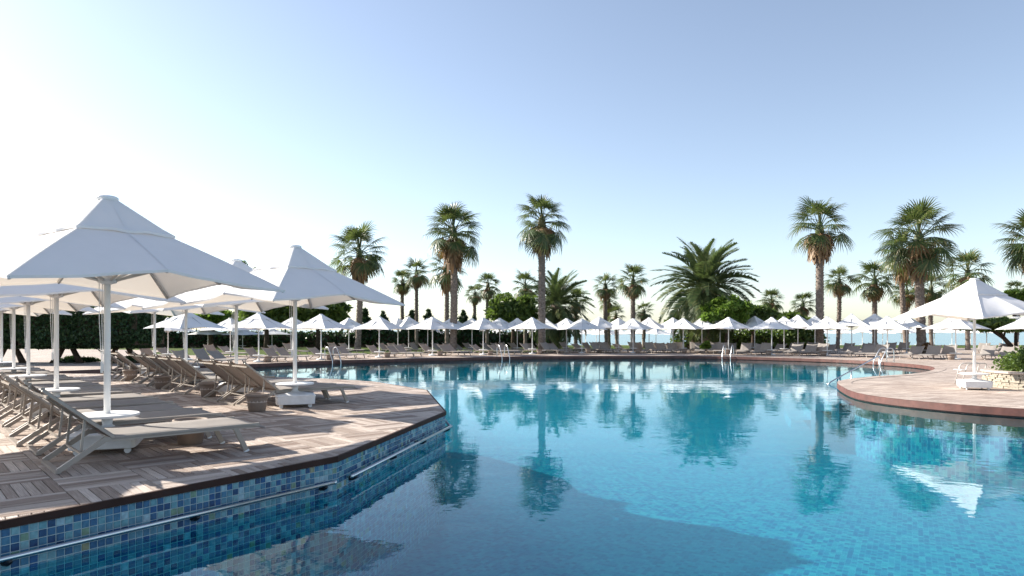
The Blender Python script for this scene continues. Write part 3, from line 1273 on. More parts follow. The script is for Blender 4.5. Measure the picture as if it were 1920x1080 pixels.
def facing(px):
    return R(float(np.interp(px, [a for a, _ in PTS], [b_ for _, b_ in PTS])))


fpar, spar, tpar = [], [], []
used_s = False


def put_small(p, z, rz, label, group, sx=SPX, sz=0.83):
    global used_s
    o = small if not used_s else copy_tree(small)
    used_s = True
    o.location = (p[0], p[1], z)
    o.rotation_euler = (0, 0, rz)
    o.scale = (sx, sx, sz)
    tag(o, label, 'parasol', group)
    return o


for n_, k in enumerate(front_par):
    px, py = front[k]
    put_small(ground(px, py, ZF), ZF, rnd.uniform(-0.25, 0.55), 'small white parasol, %s from the left in the front row across the pool' % ordw(n_ + 1), 'front row of parasols across the pool',
              SPX * rnd.uniform(.97, 1.04), 0.83 * rnd.uniform(.985, 1.015))
for n_, (px, py) in enumerate(sorted(second)):
    Y = 50.5 if px > 700 else 38 + (px - 300) / 400 * 12
    if px > 1450:
        Y = 48
    ap = at(px, py, Y)
    sc = (ap.z - ZF) / 3.0
    put_small((ap.x, ap.y), ZF - 0.03, rnd.uniform(-0.25, 0.6), 'small white parasol behind, %s from the left in the second row across the pool' % ordw(n_ + 1), 'second row of parasols across the pool', SPX, sc)
for n_, (px, py) in enumerate(sorted(third)):
    Y = rnd.uniform(74, 86) if px > 640 else 62
    py += 2.5
    zz = -0.3 - (Y - 84) * 0.03 if px > 640 else ZF - 0.03
    ap = at(px, py, Y)
    put_small((ap.x, ap.y), zz, rnd.uniform(-0.3, 0.7), 'distant white parasol on the lawn by the sea, %s from the left of its row' % ordw(n_ + 1), 'distant parasols towards the beach', 0.92, (ap.z - zz) / 3.0)

nl = 0
for k, (px, py) in enumerate(front):
    a = facing(px)
    tang = Vector((math.sin(a), -math.cos(a)))          # along the row
    base = ground(px, py, ZF)
    d = Vector((math.cos(a), math.sin(a)))
    if k in front_par:
        offs = [(-0.62, -1.2)] if px < 1260 else [(0.62, -1.2)]
    else:
        offs = [(-0.45, -1.1), (0.45, -1.0)]
    for (lt, ld) in offs:
        nl += 1
        q = Vector((base.x, base.y)) + tang * lt + d * (ld + rnd.uniform(-0.1, 0.1))
        put_lounger(q, ZF, a + rnd.uniform(-0.06, 0.06), 'grey sling lounger, %s from the left in the front row across the pool' % ordw(nl), 'front row of loungers across the pool', 0.86, rnd.choice((0, 0, 1, 2)))
nl = 0
for (px, py) in sorted(second):
    Y = 49.0 if px > 700 else 37 + (px - 300) / 400 * 12
    if px > 1450:
        Y = 46.5
    a = facing(px)
    d = Vector((math.cos(a), math.sin(a)))
    tang = Vector((math.sin(a), -math.cos(a)))
    X = (px - 960) / F * (Y + 1.5)
    for lt in (-0.6, 0.6):
        nl += 1
        q = Vector((X, Y + 1.2)) + tang * lt + d * -1.0
        put_lounger(q, ZF - 0.03 if px < 1400 else ZF, a + rnd.uniform(-0.1, 0.1), 'grey sling lounger, %s from the left in the second row across the pool' % ordw(nl), 'second row of loungers across the pool', 0.86, rnd.choice((0, 0, 1, 2)))
np_ = 0
for k in front_par[1:]:
    px, py = front[k]
    p = ground(px, py, ZF)
    np_ += 1
    o = copy_tree(pot)
    a = facing(px)
    o.location = (p.x + math.cos(a) * 0.6, p.y + math.sin(a) * 0.6 + 0.05, ZF)
    tag(o, 'small clay pot beside a parasol pole, %s from the left across the pool' % ordw(np_), 'pot', 'clay pots across the pool')


# ------------------------------------------------------------------ pool ladders and handrails
def ladder(p_edge, outward, label, sc=1.0):
    """two bent tubes; outward = direction from water to deck"""
    o_ = Vector(outward).normalized()
    root = empty('pool_ladder', (p_edge[0], p_edge[1], ZF))
    s_ = Vector((-o_.y, o_.x))
    for k in (-1, 1):
        c_ = s_ * (0.25 * k)
        pts = []
        prof = [(0.62, 0.0), (0.62, 0.45), (0.58, 0.60), (0.46, 0.69), (0.30, 0.68), (0.16, 0.56), (-0.10, 0.12), (-0.17, -0.12), (-0.16, -0.9)]
        for r_, z in catmull([(a_, b_, 0) for a_, b_ in prof], 3) and [(q.x, q.y) for q in catmull([(a_, b_, 0) for a_, b_ in prof], 3)]:
            pts.append((c_.x + o_.x * r_ * sc, c_.y + o_.y * r_ * sc, z * sc))
        MB().tube(pts, 0.024, 8).build('rail', STEEL, root, True)
        MB().lathe([(0.05, 0.0), (0.05, 0.012), (0.03, 0.016)], (c_.x + o_.x * .62 * sc, c_.y + o_.y * .62 * sc, 0.004), 10).build('floor_flange', STEEL, root)
    for z in (-0.35, -0.62, -0.85):
        a_ = -s_ * 0.25 + o_ * -0.16 * sc
        b_ = s_ * 0.25 + o_ * -0.16 * sc
        MB().bar((a_.x, a_.y, z * sc), (b_.x, b_.y, z * sc), 0.08, 0.025).build('tread', STEEL, root)
    tag(root, label, 'ladder', 'steel pool ladders')
    return root


def edge_near(px):
    """pool edge point on the far side that shows at picture column px"""
    best = None
    for a_, b_ in zip(CURVE[:-1], CURVE[1:]):
        for t_ in (0, .25, .5, .75):
            q = a_.lerp(b_, t_)
            if q.y < 27:
                continue
            x = 960 + q.x / q.y * F
            if best is None or abs(x - px) < best[0]:
                d_ = (b_ - a_).normalized()
                best = (abs(x - px), q, Vector((d_.y, -d_.x)))
    q, nn = best[1], best[2]
    c_ = Vector((1, 33))
    if nn.dot(q - c_) < 0:
        nn = -nn
    return q, nn


for px, lab in ((631, 'steel pool ladder on the far edge, leftmost of the ladders'), (943, 'steel pool ladder on the far edge near the tallest palm'),
                (1366, 'steel pool ladder on the far edge in front of the date palm')):
    q, nn = edge_near(px)
    ladder(q, nn, lab)
q, nn = edge_near(1652)
ladder(q, nn, 'bent steel pool ladder at the red edge of the right-hand inlet')
hr = empty('pool_handrail', (12.75, 24.05, ZF))
MB().tube([(0, 0, 0), (0, 0, 0.70)], 0.024, 10).build('end_post', STEEL, hr, True)
MB().tube([(0, 0, 0.70), (-0.1, -0.05, 0.70), (-2.15, -1.02, -0.10), (-2.3, -1.09, -0.2)], 0.022, 10).build('sloping_rail', STEEL, hr, True)
for fx in (0.58, 0.82):
    MB().tube([(-2.2 * fx, -1.04 * fx, 0.70 - 0.86 * fx), (-2.2 * fx, -1.04 * fx, -0.45)], 0.018, 8).build('post', STEEL, hr, True)
tag(hr, 'sloping steel handrail going down into the water beside the right terrace', 'handrail')

# bent tubular stand behind the right-hand parasol
st = empty('tubular_stand', (13.42, 20.7, ZF))
for dy in (0.0, 0.32):
    pts = [(0, dy, 0), (0.16, dy, 0.52), (0.20, dy, 0.58), (0.28, dy, 0.60), (0.68, dy, 0.62), (0.74, dy, 0.60), (0.72, dy, 0.50), (0.60, dy, 0.0)]
    MB().tube(pts, 0.014, 8).build('hoop', ALU, st, True)
MB().box((0.06, 0.16, 0.42), (0.16, 0.36, 0.02)).build('small_shelf', WHITE, st)
MB().bar((0.09, 0.02, 0.30), (0.09, 0.30, 0.30), 0.02, 0.02).build('crossbar', ALU, st)
tag(st, 'pale bent tubular metal stand behind the right-hand parasol pole', 'stand')

# ------------------------------------------------------------------ stone planter on the right terrace
PLC = Vector((15.25, 19.4))
PR = 1.72
pl = empty('stone_planter', (PLC.x, PLC.y, ZF))
MB().lathe([(PR - 0.07, 0.0), (PR - 0.07, 0.40), (PR - 0.45, 0.401)], n=48).build('core', STONE, pl)
stones = {}
rs = random.Random(3)
for r_ in range(7):
    z0 = 0.006 + r_ * 0.058
    a = R(120) + rs.uniform(0, 0.1)
    while a < R(320):
        wdt = rs.uniform(0.10, 0.30)
        da = wdt / PR
        hh = rs.uniform(0.042, 0.055)
        key = (round(wdt * 20), rs.randrange(2))
        if key not in stones:
            q = MB()
            dp = rs.uniform(0.06, 0.10)
            q.box((0, 0, 0), (0.095, wdt - 0.006, 0.056), None, rs.uniform(0.9, 1.0))
            for i in range(len(q.v)):
                v_ = q.v[i]
                q.v[i] = (v_[0] + rs.uniform(-.012, .012), v_[1] + rs.uniform(-.008, .008), v_[2] + rs.uniform(-.004, .004))
            stones[key] = q.mesh('stone', STONE)
        o = mobj('stone', stones[key], None, pl)
        am = a + da / 2
        rr = PR - 0.035 + rs.uniform(-0.015, 0.02)
        o.location = (rr * math.cos(am), rr * math.sin(am), z0 + 0.027)
        o.rotation_euler = (0, 0, am)
        a += da
# cap slabs
for k in range(13):
    a0, a1 = R(115 + k * 16.2), R(115 + (k + 1) * 16.2 - 0.35)
    q = MB()
    rows = []
    for (r_, z) in ((PR - 0.36, 0.41), (PR + 0.05, 0.41), (PR + 0.06, 0.425), (PR + 0.06, 0.455), (PR + 0.045, 0.468), (PR - 0.36, 0.468)):
        rows.append([(r_ * math.cos(a0 + (a1 - a0) * i / 5), r_ * math.sin(a0 + (a1 - a0) * i / 5), z) for i in range(6)])
    q.quad_grid(rows)
    q.build('cap_slab', CAPSTONE, pl)
MB().lathe([(PR - 0.36, 0.38), (PR - 0.4, 0.43), (0.1, 0.47)], n=30).build('soil', UNDER, pl)
tag(pl, 'round dry-stone planter with pale cap slabs at the right edge', 'planter')


# ------------------------------------------------------------------ foliage
def leaf_cloud(blobs, n, size, rng, mat, name, parent, elong=1.6, shell=0.55, flat=1.0):
    """many small leaf faces spread through ellipsoids: blobs of (centre, radii, weight)"""
    tot = sum(b_[2] for b_ in blobs)
    C, D = [], []
    for c_, r_, w_ in blobs:
        k = int(n * w_ / tot)
        d = rng.normal(size=(k, 3))
        d /= np.linalg.norm(d, axis=1)[:, None]
        rad = (shell + (1 - shell) * rng.random(k)) ** 0.7
        rad *= 1.0 + 0.45 * rng.random(k) ** 4 + 0.10 * np.sin(d[:, 0] * 7 + c_[0]) * np.cos(d[:, 1] * 6 + c_[1] * 2)
        C.append(np.array(c_) + d * rad[:, None] * np.array(r_))
        D.append(d)
    C = np.concatenate(C)
    D = np.concatenate(D)
    N = len(C)
    a = rng.normal(size=(N, 3)) * 0.8 + D * 0.7
    a[:, 2] *= flat
    a /= np.linalg.norm(a, axis=1)[:, None]
    b_ = np.cross(a, rng.normal(size=(N, 3)))
    b_ /= np.linalg.norm(b_, axis=1)[:, None] + 1e-9
    s_ = size * (0.6 + 0.8 * rng.random(N))[:, None]
    v = np.empty((N, 4, 3))
    v[:, 0] = C - a * s_ * elong * 0.5
    v[:, 1] = C + b_ * s_ * 0.5
    v[:, 2] = C + a * s_ * elong * 0.5
    v[:, 3] = C - b_ * s_ * 0.5
    me = bpy.data.meshes.new(name)
    me.vertices.add(N * 4)
    me.vertices.foreach_set('co', v.astype(np.float32).ravel())
    me.loops.add(N * 4)
    me.loops.foreach_set('vertex_index', np.arange(N * 4, dtype=np.int32))
    me.polygons.add(N)
    me.polygons.foreach_set('loop_start', np.arange(0, N * 4, 4, dtype=np.int32))
    me.polygons.foreach_set('loop_total', np.full(N, 4, dtype=np.int32))
    me.materials.append(mat)
    me.update(calc_edges=True)
    o = mobj(name, me, None, parent)
    return o


def clumps(rng, rx, ry, rz, zc, n, cs):
    """clump ellipsoids spread over a crown's volume"""
    out = []
    for i in range(n):
        d = rng.normal(size=3)
        d /= np.linalg.norm(d)
        if d[2] < -0.5:
            d[2] *= 0.4
        rr = rng.uniform(0.35, 0.85)
        s_ = cs * rng.uniform(0.7, 1.3)
        out.append(((d[0] * rx * rr, d[1] * ry * rr, zc + d[2] * rz * rr), (s_ * rx * 0.5, s_ * ry * 0.5, s_ * rz * 0.42), 1.0))
    return out


def tree(name, px, pyc, Y, rxp, ryp, mat, label, cat, seed, n=9000, size=0.16, ncl=30, zg=None, trunk=True, group=None, cs=0.62, lean=0.0):
    """crown centred behind pixel (px, pyc) at depth Y; rxp, ryp crown radii in photograph pixels"""
    rng = np.random.default_rng(seed)
    c_ = at(px, pyc, Y)
    rx, rz = rxp * Y / F, ryp * Y / F
    zg = ZF - 0.03 if zg is None else zg
    root = empty(name, (c_.x, c_.y, zg))
    zc = c_.z - zg
    leaf_cloud(clumps(rng, rx, rx * 0.8, rz, zc, ncl, cs), n, size * 1.1, rng, mat, 'crown', root, 2.3, 0.25)
    if trunk:
        tr = MB()
        th = max(zc - rz * 0.2, 0.4)
        r0 = max(0.10, rx * 0.07)
        tr.tube([(-lean * 1.2, 0, -0.05), (-lean * .8, 0.03, th * 0.35), (-lean * .3, -0.04, th * 0.7), (0, 0, th)], [r0 * 1.3, r0, r0 * .8, r0 * .55], 9)
        for i in range(5):
            a_ = rng.uniform(0, 6.28)
            e = (math.cos(a_) * rx * 0.6, math.sin(a_) * rx * 0.5, zc + rng.uniform(-.2, .5) * rz)
            tr.tube([(-lean * .4, 0, th * 0.6), (e[0] * .45, e[1] * .45, (th * .6 + e[2]) / 2 + .1), e], [r0 * .5, r0 * .35, r0 * .12], 6)
        tr.build('trunk', BARK, root, True)
    tag(root, label, cat, group)
    return root


# planter shrub
sh = empty('planter_shrub', (PLC.x - 0.02, PLC.y, ZF + 0.44))
rng0 = np.random.default_rng(5)
leaf_cloud([((0, 0, 0.18), (1.12, 1.1, 0.44), 2.0), ((-.5, -.3, 0.22), (.5, .5, .34), 1), ((.3, -.5, .26), (.5, .5, .34), 1), ((-.1, .2, .34), (.6, .5, .34), 1)], 24000, 0.065, rng0, PINE, 'foliage', sh, 1.6, 0.8)
m = MB()
for k in range(7):
    a_ = k * 0.9
    m.tube([(0.1 * math.cos(a_), 0.1 * math.sin(a_), -0.02), (0.55 * math.cos(a_), 0.5 * math.sin(a_), 0.35)], [0.02, 0.008], 5)
m.build('stems', BARK, sh)
tag(sh, 'dense rounded green shrub growing in the stone planter', 'shrub')

# clipped hedge trees behind the left deck
for k, (px, wpx, lab) in enumerate(((222, 66, 'clipped dark green tree with rounded right end behind the left deck'), (120, 60, 'clipped dark green tree on leaning trunk, middle of the boxed row'),
                                    (12, 62, 'clipped dark green boxed tree at the left picture edge'))):
    Y = 34.0
    c_ = at(px, 620, Y)
    hx = wpx * Y / F
    root = empty('clipped_tree', (c_.x, c_.y, ZF - 0.03))
    rng = np.random.default_rng(40 + k)
    N = 15000
    P = rng.uniform(-1, 1, size=(N, 3))
    ax = rng.integers(0, 3, N)
    sg = np.sign(rng.uniform(-1, 1, N))
    P[np.arange(N), ax] = sg * rng.uniform(0.93, 1.0, N)
    # rounded box
    ln = (np.abs(P) ** 5).sum(1) ** 0.2
    P = P / ln[:, None] * rng.uniform(0.95, 1.01, N)[:, None]
    zb, zt = 0.80, 2.75
    C = P * np.array([hx * 1.03, 1.5, (zt - zb) / 2]) + np.array([0, 0, (zt + zb) / 2])
    C += 0.05 * np.sin(C[:, [1, 2, 0]] * 4.0 + k)
    blobs = None
    a = rng.normal(size=(N, 3))
    a /= np.linalg.norm(a, axis=1)[:, None]
    b_ = np.cross(a, rng.normal(size=(N, 3)))
    b_ /= np.linalg.norm(b_, axis=1)[:, None]
    s_ = 0.10 * (0.6 + 0.8 * rng.random(N))[:, None]
    v = np.stack([C - a * s_ * .7, C + b_ * s_ * .5, C + a * s_ * .7, C - b_ * s_ * .5], 1)
    me = bpy.data.meshes.new('crown')
    me.from_pydata(v.reshape(-1, 3).tolist(), [], np.arange(N * 4).reshape(-1, 4).tolist())
    me.materials.append(HEDGE)
    cr = mobj('crown', me, None, root)
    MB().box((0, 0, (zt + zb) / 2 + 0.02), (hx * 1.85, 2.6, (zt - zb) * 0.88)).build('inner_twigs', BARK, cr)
    tr = MB()
    for sx, ln_ in ((-0.35, -0.45), (0.5, 0.35)):
        tr.tube([(sx * hx + ln_ * .1, 0, -0.05), (sx * hx - ln_ * 0.6, 0.05, 0.4), (sx * hx - ln_ * 1.4, 0, 1.0)], [0.16, 0.13, 0.11], 8)
    tr.build('trunk', BARK, root, True)
    tag(root, lab, 'tree', 'clipped boxed trees')

# long low hedge behind the lawn and lounger rows
hd = empty('low_hedge', (-14, 66, ZF - 0.03))
rng = np.random.default_rng(77)
bl = [((x, 0, 0.75), (1.3, 0.8, 0.72), 1.0) for x in np.arange(-26, 18, 1.5)]
leaf_cloud(bl, 16000, 0.2, rng, HEDGE, 'foliage', hd, 1.4, 0.8)
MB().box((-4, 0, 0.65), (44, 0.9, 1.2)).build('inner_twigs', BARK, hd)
tag(hd, 'long low dark hedge behind the lounger rows left of centre', 'hedge')

hd2 = empty('low_hedge', ((1405 - 960) / F * 59, 59, ZF - 0.03))
bl = [((x, 0, 0.8), (1.2, 0.8, 0.8), 1.0) for x in np.arange(-5.2, 5.3, 1.3)]
leaf_cloud(bl, 7000, 0.18, rng, PINE, 'foliage', hd2, 1.6, 0.7)
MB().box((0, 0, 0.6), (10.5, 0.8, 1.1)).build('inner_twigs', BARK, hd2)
tag(hd2, 'low green hedge behind the loungers, right of the date palm', 'hedge')
TR = 'trees and bushes beyond the far terrace'
tree('pine_tree', 500, 588, 57, 66, 38, PINE, 'broad dark pine tree behind the second deck parasol, left half', 'tree', 1, 13750, 0.2, 44, group=TR)
tree('pine_tree', 596, 586, 58, 58, 34, PINE, 'dark pine tree just right of the second deck parasol pole', 'tree', 2, 13750, 0.2, 36, group=TR)
tree('pine_tree', 462, 530, 75, 38, 44, PINE, 'taller tree whose top shows above the second deck parasol', 'tree', 3, 10000, 0.25, 28, group=TR)
tree('pine_tree', 395, 600, 62, 60, 24, LIME, 'lighter green tree between the left deck parasols', 'tree', 4, 10000, 0.2, 28, group=TR)
tree('pine_tree', 300, 605, 66, 55, 22, PINE, 'dark green tree just right of the clipped trees', 'tree', 14, 10000, 0.22, 28, group=TR)
tree('round_bush', 962, 582, 56, 52, 44, PINE, 'rounded green pine bush left of the tallest palm trunk', 'bush', 5, 11250, 0.17, 32, group=TR)
tree('round_bush', 1362, 588, 50.5, 46, 34, LIME, 'bright green bush in front of the big date palm', 'bush', 6, 10000, 0.15, 32, group=TR)
tree('round_bush', 1300, 605, 55, 50, 24, PINE, 'dark bush under the left fronds of the date palm', 'bush', 7, 8750, 0.17, 24, group=TR)
tree('round_bush', 1412, 600, 56, 46, 30, PINE, 'dark bush right of the bright green bush', 'bush', 8, 8750, 0.17, 24, group=TR)
tree('round_bush', 1482, 608, 60, 52, 24, PINE, 'dark bush between the date palm and the tall shaggy palm', 'bush', 9, 8750, 0.18, 24, group=TR)
tree('pine_tree', 1905, 562, 48, 32, 24, LIME, 'bright green pine top at the right picture edge', 'tree', 10, 8750, 0.15, 24, group=TR)
tree('pine_tree', 1868, 612, 47, 62, 16, PINE, 'low spreading dark pine with leaning trunk behind the right parasol', 'tree', 11, 8750, 0.16, 28, group=TR, lean=-1.2)
tree('round_bush', 1322, 648, 47.5, 12, 9, LIME, 'small yellow-green bush among the loungers right of centre', 'bush', 12, 1875, 0.09, 10, trunk=False, group=TR)
tree('round_bush', 1735, 650, 47.5, 12, 7, DEAD, 'small rusty brown bush at the foot of the twin palms', 'bush', 13, 1500, 0.09, 10, trunk=False, group=TR)
tree('round_bush', 140, 676, 35.2, 40, 9, HEDGE, 'low dark groundcover at the leaning trunks of the middle clipped tree', 'bush', 16, 3500, 0.09, 8, trunk=False, group=TR)
tree('round_bush', 245, 676, 34.4, 30, 9, HEDGE, 'low dark groundcover under the right end of the clipped trees', 'bush', 15, 4375, 0.09, 16, trunk=False, group=TR)


def conifer(px, ptop, pbot, Y, label, seed):
    rng = np.random.default_rng(seed)
    top, bot = at(px, ptop, Y), at(px, pbot, Y)
    zg = -0.2
    root = empty('young_conifer', (top.x, top.y, zg))
    H = top.z - zg
    MB().tube([(0, 0, -0.05), (0, 0, H)], [0.09, 0.015], 6).build('trunk', BARK, root)
    bl = []
    for k in range(9):
        z = H * (0.35 + 0.62 * k / 9)
        r_ = 1.15 * (1 - k / 9.5) * rng.uniform(0.7, 1.25)
        for j in range(4):
            a_ = j * 1.257 + k * .6 + rng.uniform(-.2, .2)
            bl.append(((r_ * .6 * math.cos(a_), r_ * .6 * math.sin(a_), z + .06), (r_ * .42, r_ * .42, 0.16), r_ + .1))
    leaf_cloud(bl, 2200, 0.13, rng, HEDGE, 'crown', root, 2.6, 0.05)
    tag(root, label, 'tree', 'young conifers between the palms')


for k, (px, pt, lab) in enumerate(((684, 575, 'young conifer right of the leftmost palm trunk'), (718, 580, 'small young conifer between the leftmost palm and the twin palms'), (772, 578, 'young conifer at the foot of the twin small palms'),
                                   (803, 576, 'pointed young conifer left of the tall palm with brown skirt'), (868, 578, 'pointed young conifer right of the tall palm with brown skirt'), (888, 590, 'smallest young conifer left of the rounded bush'))):
    conifer(px, pt, 610, 66, lab, 60 + k)


# ------------------------------------------------------------------ palms
def fan_frond(rng, pet, Rr, droop, nseg=20, arc=245):
    m = MB()
    m.uv = []
    pts = [Vector((pet * s_, 0, 0.10 * s_ - 0.16 * droop * s_ * s_)) for s_ in (0, .35, .7, 1.0)]
    b0 = len(m.v)
    m.tube(pts, [0.03, 0.022, 0.018, 0.014], 4, False)
    m.uv.extend([(0.1, 0)] * (len(m.v) - b0))
    hub = pts[-1]
    tilt = -0.15 - 0.55 * droop
    ct, st_ = math.cos(tilt), math.sin(tilt)
    da = R(arc) / nseg
    for i in range(nseg):
        a = -R(arc) / 2 + (i + 0.5) * da + rng.uniform(-.03, .03)
        L = Rr * (0.66 + 0.34 * math.cos(a * 0.55)) * rng.uniform(0.9, 1.05)
        dx, dy = math.cos(a), math.sin(a)
        sx, sy = -dy, dx
        b = len(m.v)
        for q, wf in ((0.05, 1.0), (0.42, 1.0), (0.68, 0.62), (0.86, 0.34)):
            r_ = L * q
            hwid = math.tan(da / 2) * min(r_, 0.5 * L) * wf * 1.04
            dz = -droop * 0.45 * Rr * q ** 2.4 - 0.12 * abs(math.sin(a)) * q * Rr * (0.3 + droop) + (-0.22 * q ** 5 * Rr * rng.uniform(0.1, 1.0))
            for sgn, pz in ((-1, 0), (1, 0.35 * hwid if i % 2 else -0.35 * hwid)):
                x, y, z = dx * r_ + sx * hwid * sgn, dy * r_ + sy * hwid * sgn, dz + pz
                m.v.append((hub.x + x * ct - z * -st_ * 0 + z * 0, hub.y + y, hub.z + x * st_ + z))
                m.uv.append((q, i / nseg))
        z = -droop * 0.45 * Rr - 0.12 * abs(math.sin(a)) * Rr * (0.3 + droop) - 0.34 * Rr * rng.uniform(0.2, 1.1)
        x, y = dx * L * 0.97, dy * L * 0.97
        m.v.append((hub.x + x * ct, hub.y + y, hub.z + x * st_ + z))
        m.uv.append((1.0, i / nseg))
        for k in range(3):
            m.f.append((b + 2 * k, b + 2 * k + 2, b + 2 * k + 3, b + 2 * k + 1))
        m.f.append((b + 6, b + 8, b + 7))
    return m


rp = random.Random(11)
FAN_ME = [[fan_frond(rp, 1.14, 0.90, dr, 22, 240).mesh('frond', FAN) for _ in range(3)] for dr in (0.05, 0.3, 0.6)]
FAN_SM = [[fan_frond(rp, 1.04, 0.90, dr, 15, 240).mesh('frond', FAN) for _ in range(3)] for dr in (0.05, 0.3, 0.6)]
DEAD_ME = [fan_frond(rp, 0.8, 0.95, 0.9, 12).mesh('dead_frond', DEAD) for _ in range(2)]


def palm_trunk(H, r0, r1, rng, boots=True, bend=0.0):
    m = MB()
    prof_n = max(10, int(H / 0.22))
    pts, rs_ = [], []
    for i in range(prof_n + 1):
        t = i / prof_n
        pts.append((bend * math.sin(t * 2.2), bend * 0.5 * t, -0.1 + (H + 0.1) * t))
        flare = 1.25 - 0.25 * min(1, t * 8)
        rs_.append((r0 + (r1 - r0) * t) * flare * (1.0 + (0.07 if i % 2 else -0.05) + rng.uniform(-.03, .03)))
    m.tube(pts, rs_, 12)
    if boots:
        nb = int(H * 26)
        for k in range(nb):
            t = 0.25 + 0.75 * (k / nb)
            a = k * 2.39996
            z = H * t
            rr = (r0 + (r1 - r0) * t)
            cx = bend * math.sin(t * 2.2)
            cy = bend * 0.5 * t
            d = Vector((math.cos(a), math.sin(a), 0))
            s_ = Vector((-d.y, d.x, 0))
            w_ = 0.07
            b = len(m.v)
            base = Vector((cx, cy, z)) + d * rr * 0.92
            tip = Vector((cx, cy, z + 0.12)) + d * (rr + rng.uniform(0.04, 0.10))
            for p in (base - s_ * w_, base + s_ * w_, base + Vector((0, 0, 0.09)), tip - s_ * .025, tip + s_ * .025):
                m.v.append(tuple(p))
            m.f.extend([(b, b + 1, b + 4, b + 3), (b + 1, b + 2, b + 4), (b + 2, b, b + 3), (b + 2, b + 3, b + 4)])
    return m, Vector((bend * math.sin(2.2), bend * 0.5, H))


def fan_palm(px, ptop, pcrown, Y, rad_px, wtrunk, label, seed, nf=32, skirt=1.0, zg=0.12, shag=False, bend=0.0, small_=False, emin=-38, dead=5):
    """pcrown: picture row of the crown's heart; rad_px crown radius; wtrunk trunk width in pixels"""
    rng = random.Random(seed)
    heart = at(px, pcrown, Y)
    H = heart.z - zg
    root = empty('fan_palm', (heart.x, heart.y, zg), rng.uniform(0, 6.28))
    r_t = wtrunk * 0.80 * Y / F / 2
    tr, topp = palm_trunk(H, r_t, r_t * 0.85, rng, True, bend)
    tr.build('trunk', BARK_PALM, root, False)
    sc = rad_px * Y / F / 1.85
    cr = MB()
    cr.lathe([(r_t * .9, -0.6 * sc), (r_t * 1.15, -0.25 * sc), (r_t * .9, 0.05 * sc), (r_t * .35, 0.3 * sc)], (0, 0, 0), 9)
    for k in range(3):
        a_ = rng.uniform(0, 6.28)
        cr.tube([(0, 0, 0.1 * sc), (0.08 * math.cos(a_) * sc, 0.08 * math.sin(a_) * sc, 0.8 * sc), (0.16 * math.cos(a_) * sc, 0.16 * math.sin(a_) * sc, 1.45 * sc)], [0.06 * sc, 0.035 * sc, 0.008 * sc], 5)
    crown = cr.build('crown', FAN, root)
    crown.location = topp
    lib = FAN_SM if small_ else FAN_ME
    nf += 2
    for k in range(nf):
        t = (k + 0.5) / nf
        el = R(80 + (emin - 80) * t ** 0.95) + R(rng.uniform(-12, 12))
        az = k * 2.39996 + rng.uniform(-.35, .35)
        v = 0 if t < 0.3 else (1 if t < 0.75 else 2)
        o = mobj('frond', lib[v][rng.randrange(3)], None, crown)
        s_ = sc * rng.uniform(0.78, 1.12) * (0.88 if t < .15 else 1.0)
        o.matrix_local = Matrix.Translation((0, 0, -0.30 * sc * t)) @ Matrix.Rotation(az, 4, 'Z') @ Matrix.Rotation(-el, 4, 'Y') @ Matrix.Rotation(rng.uniform(-.5, .5), 4, 'X') @ Matrix.Scale(s_, 4)
    for k in range(dead + 3):
        az = rng.uniform(0, 6.28)
        el = R(rng.uniform(-60, -5))
        o = mobj('dead_frond', DEAD_ME[k % 2], None, crown)
        o.matrix_local = Matrix.Translation((0, 0, -0.35 * sc)) @ Matrix.Rotation(az, 4, 'Z') @ Matrix.Rotation(-el, 4, 'Y') @ Matrix.Rotation(rng.uniform(-.5, .5), 4, 'X') @ Matrix.Scale(sc * .8, 4)
    # skirt of dead leaves hanging round the trunk below the crown
    if skirt > 0:
        m = MB()
        m.uv = []
        n_ = 130 if not shag else 230
        for k in range(n_):
            a = rng.uniform(0, 6.28)
            zt = -0.3 * sc - rng.uniform(0, 0.9) * skirt * sc
            ln = rng.uniform(0.45, 0.95) * sc * (0.9 if shag else 1.0)
            out = (0.10 + rng.uniform(0, 0.30)) * sc if not shag else (0.30 + rng.uniform(0, 0.16)) * sc
            d = Vector((math.cos(a), math.sin(a), 0))
            s_ = Vector((-d.y, d.x, 0))
            w_ = rng.uniform(0.05, 0.12) * sc
            b = len(m.v)
            p0 = d * r_t * 0.9 + Vector((0, 0, zt))
            p1 = d * (r_t + out * .8) + Vector((0, 0, zt - ln * 0.35))
            p2 = d * (r_t + out) + Vector((rng.uniform(-.05, .05), rng.uniform(-.05, .05), zt - ln))
            for p, w2 in ((p0, w_ * .3), (p1, w_), (p2, w_ * .35)):
                m.v.append(tuple(p - s_ * w2))
                m.v.append(tuple(p + s_ * w2))
                m.uv.extend([(0, 0), (0, 0)])
            m.f.extend([(b, b + 1, b + 3, b + 2), (b + 2, b + 3, b + 5, b + 4)])
        sk = m.build('dead_leaf_skirt', DEAD, root)
        sk.location = topp
    tag(root, label, 'palm tree', 'fan palms beyond the far terrace')
    return root


fan_palm(670, 417, 472, 54, 58, 14, 'leftmost big fan palm rising behind the second deck parasol', 101, 34, 1.3, dead=8, bend=-0.25)
fan_palm(849, 375, 432, 50, 62, 17, 'tall fan palm with thick trunk and long brown skirt left of centre', 102, 36, 1.5, dead=9, bend=0.25)
fan_palm(838, 468, 500, 55, 46, 10, 'thinner fan palm standing right behind the tall left-of-centre palm', 103, 24, 1.2, small_=True)
fan_palm(1016, 353, 412, 48.5, 60, 17, 'tallest fan palm at picture centre with pale rough trunk', 104, 38, 1.5, emin=-55, dead=8)
fan_palm(1537, 368, 425, 49, 62, 18, 'tall fan palm with boxy shaggy brown skirt right of the date palm', 105, 24, 1.25, shag=True, emin=-20, dead=9)
fan_palm(1729, 385, 442, 48, 76, 21, 'widest fan palm, front one of the pair left of the right parasol', 106, 38, 1.2, emin=-50, dead=8, bend=-0.3)
